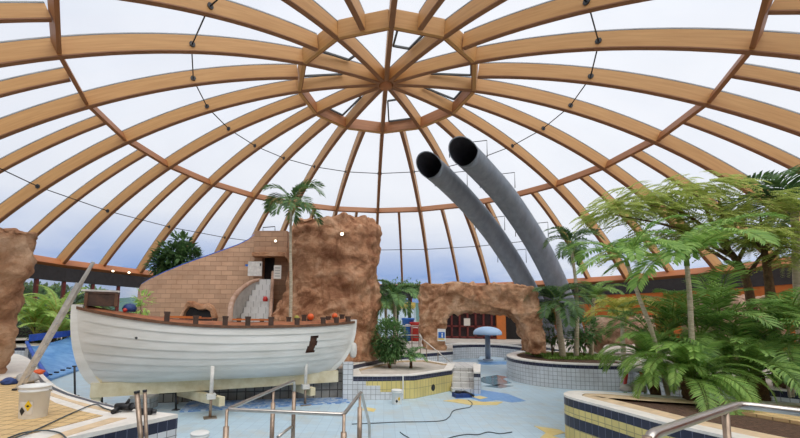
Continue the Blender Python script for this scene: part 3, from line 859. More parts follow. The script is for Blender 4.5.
# ragged dark opening at the foot of the wall
ops = empty('wall_opening', V((A(196, 320, WY - .05).x, WY - .08, -.02)), 'broken dark arched opening at the foot of the block wall', 'opening')
mb = MB(); c0 = A(196, 340, WY - .12); rr = A(215, 320, WY).x - A(178, 320, WY).x; zt = A(196, 307, WY).z
P_ = []
for k in range(15):
    a = PI * k / 14; jit = 1 + .08 * math.sin(k * 5.1)
    P_.append(V((c0.x + math.cos(a) * rr / 2 * jit, WY - .04, max(0, zt * math.sin(a) ** .8 * jit))))
mb.face(P_); mb.face([p + V((0, .03, 0)) for p in P_[::-1]]); mb.build('hollow', M['darkfill'], ops)
mb = MB(); rows = []
for k, p in enumerate(P_):
    o = (p - V((c0.x, p.y, .4))); o.normalize()
    rows.append([p + V((0, .04, 0)), p + o * .05 - V((0, .16, 0)), p + o * (.22 + .06 * math.sin(k * 3)) - V((0, .14, 0)), p + o * .3 + V((0, .04, 0))])
mb.grid(rows, smooth=False); mb.build('rim', M['rock_dark'], ops)
bl = A(186, 318, WY - .3)
mb = MB(); mb.box((bl.x, WY - .35, .55), (.5, .25, 1.1), .3); mb.build('block', M['rock'], ops)

# little block house at the head of the stair
hs = empty('stair_house', V((A(270, 300, WY - .6).x, WY - .6, 0)), 'block built doorway at the head of the stair, with a concrete lintel', 'doorway')
x0, x1 = A(254, 250, WY - .5).x, A(287, 250, WY - .5).x
zt, zl, zb = A(270, 231, WY - .5).z, A(270, 256, WY - .5).z, A(262, 280, WY - .5).z
def fbox(mb, xa, xb, ya, yb, za, zb_, mi=0):
    mb.prism([(xa, ya), (xb, ya), (xb, yb), (xa, yb)], za, zb_, mi, mi)
ya, yb2 = WY - .55, WY + .8
xd0, xd1 = A(261, 270, ya).x, A(271, 270, ya).x
mb = MB(); fbox(mb, x0, x1, ya, yb2, zl, zt); fbox(mb, x0, xd0, ya + .1, yb2, -.02, zl); fbox(mb, xd1, x1, ya + .5, yb2, -.02, zl); fbox(mb, xd0, xd1, ya, yb2, -.02, zb)
mb.build('masonry', [M['brick']], hs)
mb = MB(); fbox(mb, x0 + .05, x1 + .02, ya - .35, ya + .2, zl - .06, zl + .1); mb.build('lintel', M['rock_dark'], hs)
mb = MB(); fbox(mb, xd0 - .02, xd1 + .02, ya + .5, ya + .55, zb, zl); mb.build('dark_doorway', M['darkfill'], hs)
mb = MB(); pa, pb = A(248, 270, ya - .2), A(262, 270, ya - .2)
fbox(mb, pa.x, pb.x, ya - .22, ya - .17, A(255, 276, ya - .2).z, A(255, 261.5, ya - .2).z)
tag(mb.build('door', M['white_paint'], hs), 'white panel door standing open')
mb = MB(); mb.box((pb.x - .06, ya - .25, (zl + zb) / 2 + .1), (.03, .05, .12)); mb.build('door_handle', M['dark_metal'], bpy.data.objects['door'])
mb = MB(); pa = A(246.5, 265, ya - .1); mb.box((pa.x, ya - .0, pa.z), (.16, .06, .09)); tag(mb.build('small_sign', M['blue_pl'], hs), 'small blue sign')
mb = MB(); p = [A(263, 232, ya + .1), A(263, 227.5, ya + .1), A(275, 226.5, ya + .1), A(275, 231, ya + .1)]; mb.tube(p, .02, 6); tag(mb.build('top_rail', M['dark_metal'], hs), 'thin rail on the roof')

# stair
stair = empty('staircase', V((A(252, 330, 13.9).x, 13.9, -.02)), 'white stone staircase climbing behind a curved grey parapet to the doorway', 'stairs')
LP = smooth_path([A(*q) for q in ((232.5, 326, 13.6), (232.8, 314, 13.75), (234, 304, 14.1), (238, 295.5, 14.6), (244.5, 288.5, 15.15), (253, 283, 15.75), (262.5, 280.5, 16.25))], 6)
RP = [A(*q) for q in ((268.5, 326, 13.6), (268.8, 312, 14.3), (269.5, 302, 15.0), (270.5, 294, 15.7), (271, 290, 16.25))]
def x_at(P, y):
    for a, b in zip(P, P[1:]):
        if a.y <= y <= b.y: return a.x + (b.x - a.x) * (y - a.y) / max(1e-6, b.y - a.y)
    return P[0].x if y < P[0].y else P[-1].x
NS = 13; Y0, Y1 = 13.7, ya - .1
for i in range(NS):
    y0 = Y0 + (Y1 - Y0) * i / NS; y1 = Y0 + (Y1 - Y0) * (i + 1) / NS
    z1 = -.02 + (zb + .02) * (i + 1) / NS
    xl, xr = x_at(LP, y0) + .03, x_at(RP, y0) - .02
    mb = MB(); mb.prism([(xl, y0), (xr, y0), (x_at(RP, y1) - .02, y1 + .03), (min(x_at(LP, y1) + .03, xr - .1), y1 + .03)], max(-.02, z1 - .55), z1); mb.build('step', M['step_tile'], stair)
def parapet(P, th, nm_cap, capr):
    rows = []
    for k, p in enumerate(P):
        d = P[min(len(P) - 1, k + 1)] - P[max(0, k - 1)]; d.z = 0; d.normalize(); o = V((-d.y, d.x, 0)) * th
        rows.append([V((p.x, p.y, -.02)), p, p + o, V((p.x + o.x, p.y + o.y, -.02))])
    mb = MB(); mb.grid(rows, smooth=False); mb.face(rows[0]); mb.face(rows[-1][::-1])
    w_ = mb.build('parapet', M['plaster'], stair)
    mb = MB(); mb.tube([(r[1] + r[2]) / 2 + V((0, 0, .02)) for r in rows], capr, 8); mb.build('parapet_cap', M['rock_pink'], w_)
parapet(LP, .17, 'cap', .10)
RPT = [V((p.x, p.y, -.02 + (zb + .02) * max(0, (p.y - Y0) / (Y1 - Y0)) + .32)) for p in smooth_path(RP, 4)]
parapet(RPT, -.12, 'cap', .07)
yy = Y0 + (Y1 - Y0) * 8.5 / NS
mb = MB(); p = V((x_at(RP, yy) - .2, yy + .02, -.02 + (zb + .02) * 9 / NS)); mb.lathe(p, [(.001, 0), (.09, 0), (.1, .1), (.06, .2), (.001, .21)], 12); tag(mb.build('red_can', M['red_pl']), 'small red can left on the upper stair steps', 'can')

# notice on the rock beside the stair and blue pictogram on the arch
p = A(277.5, 272, TY - 1.55); mb = MB(); mb.box((p.x, p.y, p.z), (.27, .03, .5), .15)
n_ = empty('notice', p - V((0, 0, .3)), 'pale grey notice fixed beside the stair doorway', 'sign')
bd_ = mb.build('board', M['label_w'], n_)
mb = MB()
for k in range(4): mb.box((p.x, p.y - .018, p.z - .15 + k * .1), (.19, .006, .04), .15)
mb.build('print', M['plaster'], bd_)
p = A(441.5, 335, yl(441) - .18)
n_ = empty('pictogram_sign', p - V((0, 0, .4)), 'small blue and white pictogram sign on the left leg of the arch', 'sign')
mb = MB(); mb.box(p, (.40, .03, .62)); bd_ = mb.build('board', M['white_pl'], n_)
mb = MB(); mb.box(p + V((0, -.018, .0)), (.32, .008, .3)); mb.build('blue_field', M['blue_pl'], bd_)
mb = MB(); mb.box(p + V((-.02, -.018, -.2)), (.3, .008, .08)); mb.build('yellow_bar', M['yellow_pl'], bd_)
mb = MB(); mb.lathe(p + V((0.03, -.025, .06)), [(.001, -.05), (.05, 0), (.001, .05)], 10); mb.box(p + V((0.03, -.024, -.05)), (.07, .006, .14)); mb.build('figure', M['white_pl'], bd_)

# far entrance under the arch: red framed glazed doors
dr = empty('door_1', V((A(465, 338, 33).x, 33, 0)), 'red framed glazed doors seen through the rock arch', 'doors', kind='structure')
xa, xb = A(436, 330, 33).x, A(500, 330, 33).x; H = 3.0
mb = MB(); fbox(mb, xa, xb, 33.1, 33.15, 0, H); mb.build('door_glass', M['redglass'], dr)
n = 8
for k in range(n + 1):
    x = xa + (xb - xa) * k / n; mb = MB(); fbox(mb, x - .07, x + .07, 33, 33.15, 0, H); mb.build('door_post', M['redbrown'], dr)
for z in (.1, 1.0, 2.1, H):
    mb = MB(); fbox(mb, xa, xb, 33.0, 33.14, z - .07, z + .07); mb.build('door_rail', M['redbrown'], dr)
mb = MB(); fbox(mb, xa - 1, xb + 8, 32.9, 34.5, H, H + .5); mb.build('canopy', M['fascia'], dr)
mb = MB(); fbox(mb, A(497, 330, 32.8).x, A(506, 330, 32.8).x, 32.8, 33.2, 0, H); tag(mb.build('orange_pier', M['orange_wall'], dr), 'orange painted pier')
mb = MB(); fbox(mb, A(506, 330, 33).x, A(545, 330, 33).x, 33.4, 33.6, 0, H); tag(mb.build('dark_bay', M['darkfill'], dr), 'dark open bay')
pz = A(467, 322, 32.95); mb = MB(); mb.box(pz, (.5, .03, .6)); mb.build('poster', M['label_w'], dr)
# ------------------------------------------------------------------ the white boat
BL, BR = A(75, 330, 8.9), A(354, 330, 12.45)
bl2, br2 = V((BL.x, BL.y, 0)), V((BR.x, BR.y, 0))
bd = (br2 - bl2).normalized(); bn = V((bd.y, -bd.x, 0))      # along the boat / towards the viewer
BLEN = (br2 - bl2).length; bc = (bl2 + br2) / 2
HB = .98
z_l, z_m, z_r = A(76, 307, 8.9).z, A(200, 326, 9.5).z, A(355, 321.5, 12.45).z
ZK = A(215, 383, 10.2).z
def bw_(s): return HB * max(0, 1 - abs(s) ** 2.5) ** .72
def sheer(s): return z_m + ((z_l if s < 0 else z_r) - z_m) * abs(s) ** 2
def hullp(s, u, side, off=0.0, inn=0.0):
    rake = .55 if s < 0 else .95
    xe = BLEN / 2 - rake * (1 - u) ** 2.0
    full = (1 - (1 - u) ** 2.5) ** .78
    e = abs(s) ** 3
    w = bw_(s) * ((1 - e) * full + e * u ** .95)
    w = max(.03, w + off * (1 - abs(s) ** 8) - inn)
    z = ZK + .05 + (sheer(s) - ZK - .05) * (u ** 1.35)
    p = bc + bd * (s * xe) + bn * side * w
    return V((p.x, p.y, z + inn * .0))
boat = empty('boat', V((bc.x, bc.y, ZK - .25)), 'white clinker built wooden boat propped up on posts in the drained pool', 'boat')
NST, NPL = 170, 9
SS = [-1 + 2 * i / NST for i in range(NST + 1)]
def inside_poly(x, y, P):
    c = False
    for i in range(len(P)):
        (x1, y1), (x2, y2) = P[i], P[i - 1]
        if (y1 > y) != (y2 > y) and x < (x2 - x1) * (y - y1) / (y2 - y1) + x1: c = not c
    return c
# broken hole in the near planking: station and height range on the hull
def to_px(p):
    d = MC @ (V(p) - V((0, 0, EZ))); return (PX + F * d.x / d.y, PY - F * d.z / d.y)
HOLE = [(311, 337), (318, 336), (316.5, 344), (315, 347), (314, 353), (305.5, 354), (306.5, 349), (309, 345)]
mb = MB()
for side in (1, -1):
    for j in range(NPL):
        u0, u1 = (j / NPL) ** 1.05, ((j + 1) / NPL) ** 1.05
        rows = []
        for f_ in (0, .34, .67, 1.0):
            u = u0 + (u1 - u0) * f_
            rows.append([hullp(s, u, side, .028 * (1 - f_)) for s in SS])
        rows.append([hullp(s, u1, side, .028) for s in SS] if j < NPL - 1 else [hullp(s, u1, side, 0) for s in SS])
        for a in range(4):
            for b in range(NST):
                q = [rows[a][b], rows[a][b + 1], rows[a + 1][b + 1], rows[a + 1][b]]
                if side == 1:
                    c = (q[0] + q[1] + q[2] + q[3]) / 4
                    px_ = to_px(c)
                    if inside_poly(px_[0], px_[1], HOLE): continue
                else: q.reverse()
                mb.face(q, 0)
mb.build('hull', [M['hull']], boat)
mb = MB()
for side in (1, -1):
    rows = [[hullp(s, u, side, 0, .06) for s in SS[3:-3]] for u in [k / 10 for k in range(11)]]
    mb.grid(rows)
mb.build('inner_planking', M['hull_in'], boat)
for side in (1, -1):
    mb = MB(); rows = []
    for s in SS:
        p = hullp(s, 1, side); o = bn * side
        rows.append([p - o * .07 + V((0, 0, -.04)), p + o * .045 + V((0, 0, -.05)), p + o * .045 + V((0, 0, .02)), p - o * .07 + V((0, 0, .02))])
    mb.grid(rows, smooth=False, closed=True); mb.face(rows[0]); mb.face(rows[-1][::-1])
    mb.build('gunwale', M['gunwale'], boat)
# stems: thick curved posts at both ends
for sg in (-1, 1):
    rows = []
    for k in range(15):
        u = k / 14; p = hullp(sg, u, 1); p = V((p.x, p.y, p.z)) - bn * .03
        w1, w0 = .075, .05
        o = bd * sg
        ext = .11 if sg < 0 else .07
        rows.append([p - o * .14 - bn * w1, p + o * ext - bn * w0, p + o * ext + bn * w0, p - o * .14 + bn * w1])
    rows.append([q + V((0, 0, .06)) for q in rows[-1]])
    mb = MB(); mb.grid(rows, smooth=False, closed=True); mb.face(rows[-1]); mb.face(rows[0][::-1]); mb.build('stem', M['hull'], boat)
# keel
k0, k1 = bc - bd * (BLEN / 2 - .42), bc + bd * (BLEN / 2 - .55)
mb = MB(); mb.beam(V((k0.x, k0.y, ZK - .06)), V((k1.x, k1.y, ZK - .02)), .2, .34); tag(mb.build('keel', M['keel'], boat), 'cream painted keel')
mb = MB(); c = k0 + bd * .12; mb.box((c.x, c.y, ZK - .02), (.2, .12, .62), math.atan2(bd.y, bd.x)); mb.build('heel_board', M['keel'], boat)
# rudder blade leftovers at the far end
c = bc + bd * (BLEN / 2 - .02)
mb = MB(); mb.lathe((c.x, c.y, A(350, 352, 12.3).z - .1), [(.001, -.1), (.09, -.06), (.12, .05), (.12, .25), (.09, .36), (.001, .4)], 12); mb.build('rudder_fitting', M['white_paint'], boat)
# deck inside
mb = MB(); rows = [[], [], [], [], []]
for s in SS[4:-4]:
    for i, q in enumerate((-1, -.5, 0, .5, 1)):
        a = hullp(s, .94, 1, 0, .06); b = hullp(s, .94, -1, 0, .06); p = a.lerp(b, (q + 1) / 2)
        rows[i].append(V((p.x, p.y, sheer(s) - .03 + .13 * (1 - q * q) + .02 * noise.noise(p * 3))))
mb.grid(rows, smooth=False); tag(mb.build('deck', M['rust_wood'], boat), 'worn rust coloured deck boards')
# stanchions along the gunwales
def near_s(px):
    best = min(SS, key=lambda s: abs(to_px(hullp(s, 1, 1))[0] - px)); return best
def far_s(px):
    best = min(SS, key=lambda s: abs(to_px(hullp(s, 1, -1))[0] - px)); return best
for px, sd, h in ((166, 1, .27), (196, 1, .24), (225, 1, .27), (248, 1, .27), (271.5, 1, .26), (297, 1, .22), (323, 1, .22), (337, 1, .2), (348, 1, .2), (182, -1, .2), (215, -1, .2), (238, -1, .22), (262, -1, .2), (288, -1, .24), (304, -1, .3), (309, -1, .3), (328, -1, .22), (342, -1, .26)):
    s = near_s(px) if sd > 0 else far_s(px)
    p = hullp(s, 1, sd, 0, .03)
    mb = MB(); mb.box((p.x, p.y, p.z + h / 2 - .03), (.12, .09, h), math.atan2(bd.y, bd.x)); mb.box((p.x, p.y, p.z + h - .04), (.14, .11, .05), math.atan2(bd.y, bd.x)); mb.build('stanchion', M['dark_wood'], boat)
for s in (-.1, .32, .62):
    a, b = hullp(s, .97, 1, 0, .05), hullp(s, .97, -1, 0, .05); mb = MB(); mb.beam(a, b, .22, .05); mb.build('thwart', M['rust_wood'], boat)
p = hullp(near_s(137), .78, 1, .02); mb = MB(); mb.tube([p - bn * .02, p + bn * .015], .03, 10); tag(mb.build('bolt_hole_shade_disc', M['black'], boat), 'black disc for a small round bolt hole')  # black disc stands in for the shade inside a bolt hole

def on_deck(s, q):
    p = hullp(s, .94, 1, 0, .1).lerp(hullp(s, .94, -1, 0, .1), (1 - q) / 2); return V((p.x, p.y, sheer(s) - .01 + .13 * (1 - q * q)))
# things lying in the boat
def ball(name, label, p, r, m, cat, group=None, sq=1.0):
    mb = MB(); mb.lathe(p, [(.001, 0)] + [(r * math.sin(PI * k / 10), r * sq * (1 - math.cos(PI * k / 10))) for k in range(1, 10)] + [(.001, 2 * r * sq)], 14)
    return tag(mb.build(name, m), label, cat, group)
ball('float', 'orange float lying on the boat deck before the rock tower', on_deck(.60, .1), .10, M['orange_pl'], 'float')
ball('float', 'orange float near the right tip of the boat', on_deck(.82, .0), .09, M['orange_pl'], 'float')
ball('float', 'small yellow green float on the boat deck beside an orange one', on_deck(.50, -.2), .08, M['lf_yellow'], 'float')
cr = on_deck(-.86, .0)
crate = empty('crate', cr + V((0, 0, .0)), 'dark wooden crate standing in the bow of the boat', 'crate')
rz = math.atan2(bd.y, bd.x)
sx_, sy_, sz_ = .62, .40, .30
mb = MB(); mb.box(cr + V((0, 0, sz_ / 2 + .02)), (sx_, sy_, sz_), rz); mb.build('body', M['dark_wood'], crate)
for i in (-1, 1):
    c = cr + bd * i * (sx_ / 2) + V((0, 0, sz_ / 2 + .02)); mb = MB(); mb.box(c + bn * sy_ * .5, (.07, .05, sz_), rz); mb.build('corner_batten', M['gunwale'], crate)
mb = MB(); mb.box(cr + V((0, 0, sz_ + .045)), (sx_ + .05, sy_ + .04, .05), rz); mb.build('lid', M['dark_wood'], crate)
pk = cr + V((0, 0, sz_ + .0725)) - bd * .05
mb = MB(); mb.box(pk + V((0, 0, .025)), (.8, .16, .045), rz + .1); tag(mb.build('plank', M['white_paint']), 'short pale plank lying on the wooden crate in the boat', 'plank')
b_ = MB(); p = on_deck(-.70, -.1); b_.lathe(p, [(.001, 0), (.14, 0), (.17, .08), (.13, .17), (.06, .21), (.001, .22)], 12); tag(b_.build('folded_tarp', M['tarp']), 'dark blue folded tarp beside the wooden crate in the boat', 'tarp')
ball('float', 'small red float between the crate and the blue tarp', on_deck(-.72, .42), .05, M['red_pl'], 'float')
for i, (s, q, L, a) in enumerate(((-.36, .2, .9, .1), (-.27, -.2, .8, -.15), (.12, .1, 1.0, .06), (.2, -.3, .7, .3))):
    p = on_deck(s, q); mb = MB(); mb.box(p + V((0, 0, .045)), (L, .12, .05), rz + a, rot=None)
    tag(mb.build('loose_board', M['orange_wall' if i % 2 == 0 else 'rust_wood']), ('orange loose board on the boat deck right of the tarp', 'rusty brown loose board next to the orange one near the tarp', 'orange loose board on the boat deck before the staircase', 'rusty brown loose board before the foot of the staircase')[i], 'board')

# ------------------------------------------------------------------ props under the boat
def prop(px, ytop, ybot, label):
    p = G(px, ybot, FZ); t = A(px, ytop, p.y)
    root = empty('boat_prop', p, label, 'prop', 'steel props holding up the boat')
    zc = A(px, ybot - (ybot - ytop) * .42, p.y).z
    mb = MB(); mb.box((p.x, p.y, FZ + .012), (.3, .24, .024), rz); mb.build('foot_plate', M['steel_old'], root)
    mb = MB(); mb.tube([(p.x, p.y, FZ + .02), (p.x, p.y, zc)], .036, 10); mb.build('lower_tube', M['steel_old'], root)
    mb = MB(); mb.tube([(p.x, p.y, zc - .02), (p.x, p.y, t.z)], .047, 10); tag(mb.build('upper_tube', M['white_paint'], root), 'white painted tube')
    mb = MB(); mb.box((p.x, p.y, zc), (.2, .2, .12), rz); cl_ = mb.build('collar', M['white_paint'], root)
    mb = MB(); mb.tube([(p.x - .12, p.y, zc + .02), (p.x + .14, p.y, zc + .02)], .015, 6); mb.build('pin', M['dark_metal'], cl_)
    return p, zc
pA, zA = prop(210, 366, 418, 'white and rusty steel prop standing nearest under the middle of the boat')
pB, zB = prop(305, 361, 405, 'white and rusty steel prop near the right end of the boat')
for (x0, y0, Y0_), (x1, y1, Y1_), lab in (((174, 384.5, 10.6), (219, 396, 9.42), 'pale steel beam under the middle of the boat keel'), ((290, 376, 11.9), (312, 383, 11.05), 'pale steel beam under the right part of the boat keel')):
    a, b = A(x1, y1, Y1_) + V((0, .2, 0)), A(x0, y0, Y0_) + V((0, .2, 0))
    zt_ = ZK - .235
    be = empty('keel_bearer', V((a.x, a.y, zt_ - .2)), lab, 'beam')
    mb = MB(); mb.beam(V((a.x, a.y, zt_ - .11)), V((b.x, b.y, zt_ - .11)), .16, .22); mb.build('beam', M['keel'], be)
    mb = MB(); mb.tube([(b.x, b.y, FZ), (b.x, b.y, zt_ - .2)], .05, 8); mb.build('far_leg', M['steel_old'], be)
for px, yb_, yt_, lab in ((75, 396, 366, 'thin black rod standing under the left tip of the boat'), (102, 404, 377, 'thin black rod standing under the left part of the boat, right of another'), (176, 410, 388, 'short dark post under the boat behind the nearest white prop')):
    p = G(px, yb_, FZ); t = A(px - .5, yt_, p.y)
    r = empty('support_rod', p, lab, 'rod', 'thin rods under the boat')
    mb = MB(); mb.tube([p, t], .028, 8); mb.build('rod', M['dark_metal'], r)
    mb = MB(); mb.box(p + V((0, 0, .01)), (.16, .16, .02)); mb.build('foot', M['dark_metal'], r)
p = G(140, 409, FZ)
tb = empty('tiled_block', V((p.x, p.y + .25, FZ)), 'low white tiled block with rounded caps under the left part of the boat', 'block')
mb = MB(); mb.prism([(p.x - .3, p.y), (p.x + .25, p.y), (p.x + .25, p.y + .4), (p.x - .3, p.y + .4)], FZ, FZ + .26, 2, 2); mb.build('tiled_body', WALLM, tb)
for i in (-1, 1): 
    mb = MB(); mb.box((p.x - .02 + i * .15, p.y + .2, FZ + .29), (.25, .44, .06)); mb.build('cap', M['coping'], tb)

# ------------------------------------------------------------------ left foreground
# ladder
la, lb = G(19, 389), A(80, 283, 7.9)
lroot = empty('ladder', la, 'worn aluminium ladder leaning against the left tip of the boat', 'ladder')
ld = (lb - la).normalized(); lside = V((-.50, .86, 0)); lside = (lside - ld * lside.dot(ld)).normalized()
wl = .2
for sg in (-1, 1):
    mb = MB(); mb.beam(la + lside * sg * wl, lb + lside * sg * wl, .03, .065, lside.cross(ld)); mb.build('rail', M['alu'], lroot)
for k in range(1, 10):
    c = la.lerp(lb, k / 10); mb = MB(); mb.tube([c - lside * wl, c + lside * wl], .016, 8); mb.build('rung', M['alu'], lroot)
le = A(93.5, 262, 7.75)
for sg in (-1, 1):
    o = lside * sg * (wl - .045); mb = MB(); mb.beam(la.lerp(lb, .55) + o, le + o * .4, .022, .045, lside.cross(ld)); mb.build('extension_rail', M['alu'], lroot)
for sg in (-1, 1):
    c = la + lside * sg * wl; mb = MB(); mb.box(c + V((0, 0, .03)), (.08, .08, .06)); mb.build('rubber_foot', M['dark_metal'], lroot)

def bucket(p, R, H, label, lid=False, turn=0.0):
    root = empty('bucket', p, label, 'bucket')
    mb = MB(); prof = [(.001, 0), (R * .86, 0), (R * .88, .01), (R * .97, H * .82), (R * 1.03, H * .83), (R * 1.03, H * .87), (R * .985, H * .88), (R * 1.0, H * .95), (R * 1.06, H * .96), (R * 1.06, H)]
    if not lid: prof += [(R * .98, H), (R * .93, H * .5), (R * .82, .02), (.001, .02)]
    else: prof += [(R * .95, H + .012), (.001, H + .012)]
    mb.lathe(p, prof, 32); mb.build('tub', M['white_pl'], root)
    mb = MB(); pts = []
    for k in range(13):
        a = PI * k / 12; pts.append(p + V((R * 1.06 * math.cos(a + turn), R * 1.06 * math.sin(a + turn), H * .86 - .3 * R * math.sin(a))))
    mb.tube(pts, .006, 6); mb.build('handle', M['steel'], root)
    # warning label wrapped on the front
    def wrap(a0, a1, z0, z1, m, nm, out, dia=False, par=None):
        mb = MB(); n = 8
        if dia:
            ac, zc, ha, hz = (a0 + a1) / 2, (z0 + z1) / 2, (a1 - a0) / 2, (z1 - z0) / 2
            rows = [[], []]
            for i in range(n + 1):
                f = -1 + 2 * i / n; hh = hz * (1 - abs(f))
                for r_, z in ((0, zc - hh), (1, zc + hh)):
                    rad = R * (.88 + .09 * z / (H * .82)) + out; a = ac + ha * f + turn
                    rows[r_].append(p + V((rad * math.cos(a), rad * math.sin(a), z)))
        else:
            rows = []
            for z in (z0, z1):
                rad = R * (.88 + .09 * z / (H * .82)) + out
                rows.append([p + V((rad * math.cos(a0 + (a1 - a0) * i / n + turn), rad * math.sin(a0 + (a1 - a0) * i / n + turn), z)) for i in range(n + 1)])
        mb.grid(rows); return mb.build(nm, m, par or root)
    lab = wrap(-2.05, -1.0, H * .14, H * .56, M['label_w'], 'label', .003)
    wd_ = wrap(-1.56, -1.05, H * .26, H * .60, M['label_y'], 'warning_diamond', .006, True, lab)
    wrap(-2.0, -1.5, H * .13, H * .40, M['black'], 'corrosive_diamond', .006, True, lab)
    wrap(-1.42, -1.2, H * .38, H * .46, M['black'], 'warning_symbol', .008, True, lab)
    return root
pb = G(33, 417.0)
bucket(pb, .195, .47, 'white bucket with hazard label on the tan deck tiles', turn=.1)
pb2 = G(397, 404, FZ); bucket(pb2, .155, .40, 'white bucket with hazard label on the pool floor before the yellow planter', lid=True, turn=.1)
pb3 = G(199, 452, FZ)
r3 = bucket(pb3, .16, .34, 'white lidded bucket at the lower edge, beside the corner of the tiled deck', lid=True)

# two thin steel poles in front of the deck corner
for px0, y0, px1, y1, lab in ((137, 393, 144.5, 436, 'thicker rusty steel pole leaning at the deck corner'), (144.8, 392, 148.5, 437, 'thin rusty steel pole beside a thicker one at the deck corner')):
    t = A(px0, y0, 5.25); b_px = px1 + (px1 - px0) * .45
    b = A(b_px, 482, 5.2); b.z = FZ
    r = empty('steel_pole', b, lab, 'pole')
    rad = .034 if px0 == 137 else .024
    mb = MB(); mb.tube([b, t], rad, 10); mb.build('tube', M['steel_old'], r)
    mb = MB(); mb.tube([t, t + (t - b).normalized() * .03], rad * 1.15, 10); mb.build('cap', M['dark_metal'], r)
    mb = MB(); c = b.lerp(t, .42); mb.tube([c, c + (t - b).normalized() * .12], rad * 1.6, 10); mb.build('clamp', M['black'], r)
# power tool lying on the deck edge
pt_ = G(127, 411.5)
tl_ = empty('power_tool', pt_, 'black power tool lying on the deck edge with its cable', 'tool')
mb = MB(); mb.tube([pt_ + V((-.2, .02, .07)), pt_ + V((.08, -.02, .08))], [.05, .065], 12); mb.build('motor_body', M['black'], tl_)
mb = MB(); mb.tube([pt_ + V((.08, -.02, .08)), pt_ + V((.18, -.03, .08))], [.045, .02], 12); mb.build('chuck', M['dark_metal'], tl_)
mb = MB(); mb.tube([pt_ + V((-.12, -.0, .06)), pt_ + V((-.1, -.2, .035))], [.032, .036], 10); mb.build('grip', M['black'], tl_)
mb = MB(); mb.tube([pt_ + V((.0, -.02, .125)), pt_ + V((.04, -.02, .2))], [.03, .018], 8); mb.build('side_handle', M['black'], tl_)
ps = G(147, 415); t2 = empty('coupling', ps, 'small black hose coupling lying right of the power tool on the deck', 'coupling')
mb = MB(); mb.tube([ps + V((-.1, 0, .05)), ps + V((.06, .03, .05))], .05, 12); mb.build('body', M['black'], t2)
mb = MB(); mb.tube([ps + V((.06, .03, .05)), ps + V((.12, .04, .05))], .035, 12); mb.build('nozzle', M['dark_metal'], t2)
def cable(name, label, px_pts, z, r=.014, m='cable', lift=0.0):
    P_ = smooth_path([G(x, y, z + r + .002) for x, y in px_pts], 8)
    mb = MB(); mb.tube(P_, r, 6); return tag(mb.build(name, M[m]), label, 'cable')
cable('cable', 'grey cable running across the tan deck tiles to the power tool', [(10, 440), (40, 428), (70, 414), (94, 404.5), (104, 408), (114, 411), (121, 411.5)], .012, .010)
cable('cable', 'loop of grey cable at the lower edge of the tan deck', [(8, 438), (24, 432.5), (44, 430.5), (60, 433), (68, 440)], .012, .010)
cable('hose', 'long dark hose winding over the pool floor to the yellow planter', [(352, 424), (376, 423), (399, 422), (439, 421), (449, 417), (453, 411), (462, 408.5), (470, 407), (472, 403), (468, 400)], FZ, .011)
cable('hose', 'dark hose lying at the lower edge of the pool floor', [(440, 444), (449, 438), (465, 434.5), (478, 434.5), (488, 432), (500, 433.5), (512, 432)], FZ, .011)
cable('hose', 'short dark hose end on the pool floor right of the steel rail', [(400, 432), (404, 435), (409, 438), (416, 445)], FZ, .011)
# pump on the floor by the steps
pp = G(462, 397, FZ); pm = empty('pool_pump', pp, 'low dark blue pump with hoses on the pool floor beside the white steps', 'pump')
mb = MB(); mb.box(pp + V((0, 0, .06)), (.55, .3, .12), .3); mb.build('housing', M['tarp'], pm)
mb = MB(); mb.tube([pp + V((-.3, .1, .09)), pp + V((.1, .05, .16)), pp + V((.35, -.12, .07))], .04, 8); mb.build('hose_stub', M['black'], pm)
mb = MB(); mb.lathe(pp + V((-.12, 0, .12)), [(.001, 0), (.1, 0), (.1, .07), (.001, .08)], 12); mb.build('motor', M['dark_metal'], pm)
# debris near the rock pillar
def lump(name, label, p, r, m, cat, seed, flat_=.6):
    bm = bmesh.new(); bmesh.ops.create_icosphere(bm, subdivisions=3, radius=1)
    mb = MB(); mb.v = []
    for v in bm.verts:
        d = 1 + .35 * noise.noise(v.co * 1.7 + V((seed, 0, 0)))
        q = v.co * d; q.z = max(-.75, q.z) + .75
        mb.v.append(p + V((q.x * r, q.y * r, q.z * r * flat_)))
    mb.f = [[x.index for x in f.verts] for f in bm.faces]; mb.uv = [[(0, 0)] * 3] * len(mb.f); mb.mi = [0] * len(mb.f); mb.sm = [True] * len(mb.f); bm.free()
    return tag(mb.build(name, m), label, cat)
lump('cloth', 'crumpled orange cloth on the deck right of the ladder foot', G(38, 374), .13, M['orange_pl'], 'cloth', 1, .5)
lump('sack', 'grey dusty sack at the ladder foot', G(27, 383), .2, M['plaster'], 'sack', 5, .7)
lump('sack', 'small blue bundle beside the rock pillar foot', G(9, 384.5), .14, M['tarp'], 'sack', 9, .6)
lump('stone', 'grey stone on the rim of the yellow banded planter', G(626, 391.5), .13, M['plaster'], 'stone', 11, .7)
lump('stone', 'larger grey stone beside the trestle on the rim of the yellow banded planter', G(638, 391.5), .16, M['plaster'], 'stone', 15, .7)
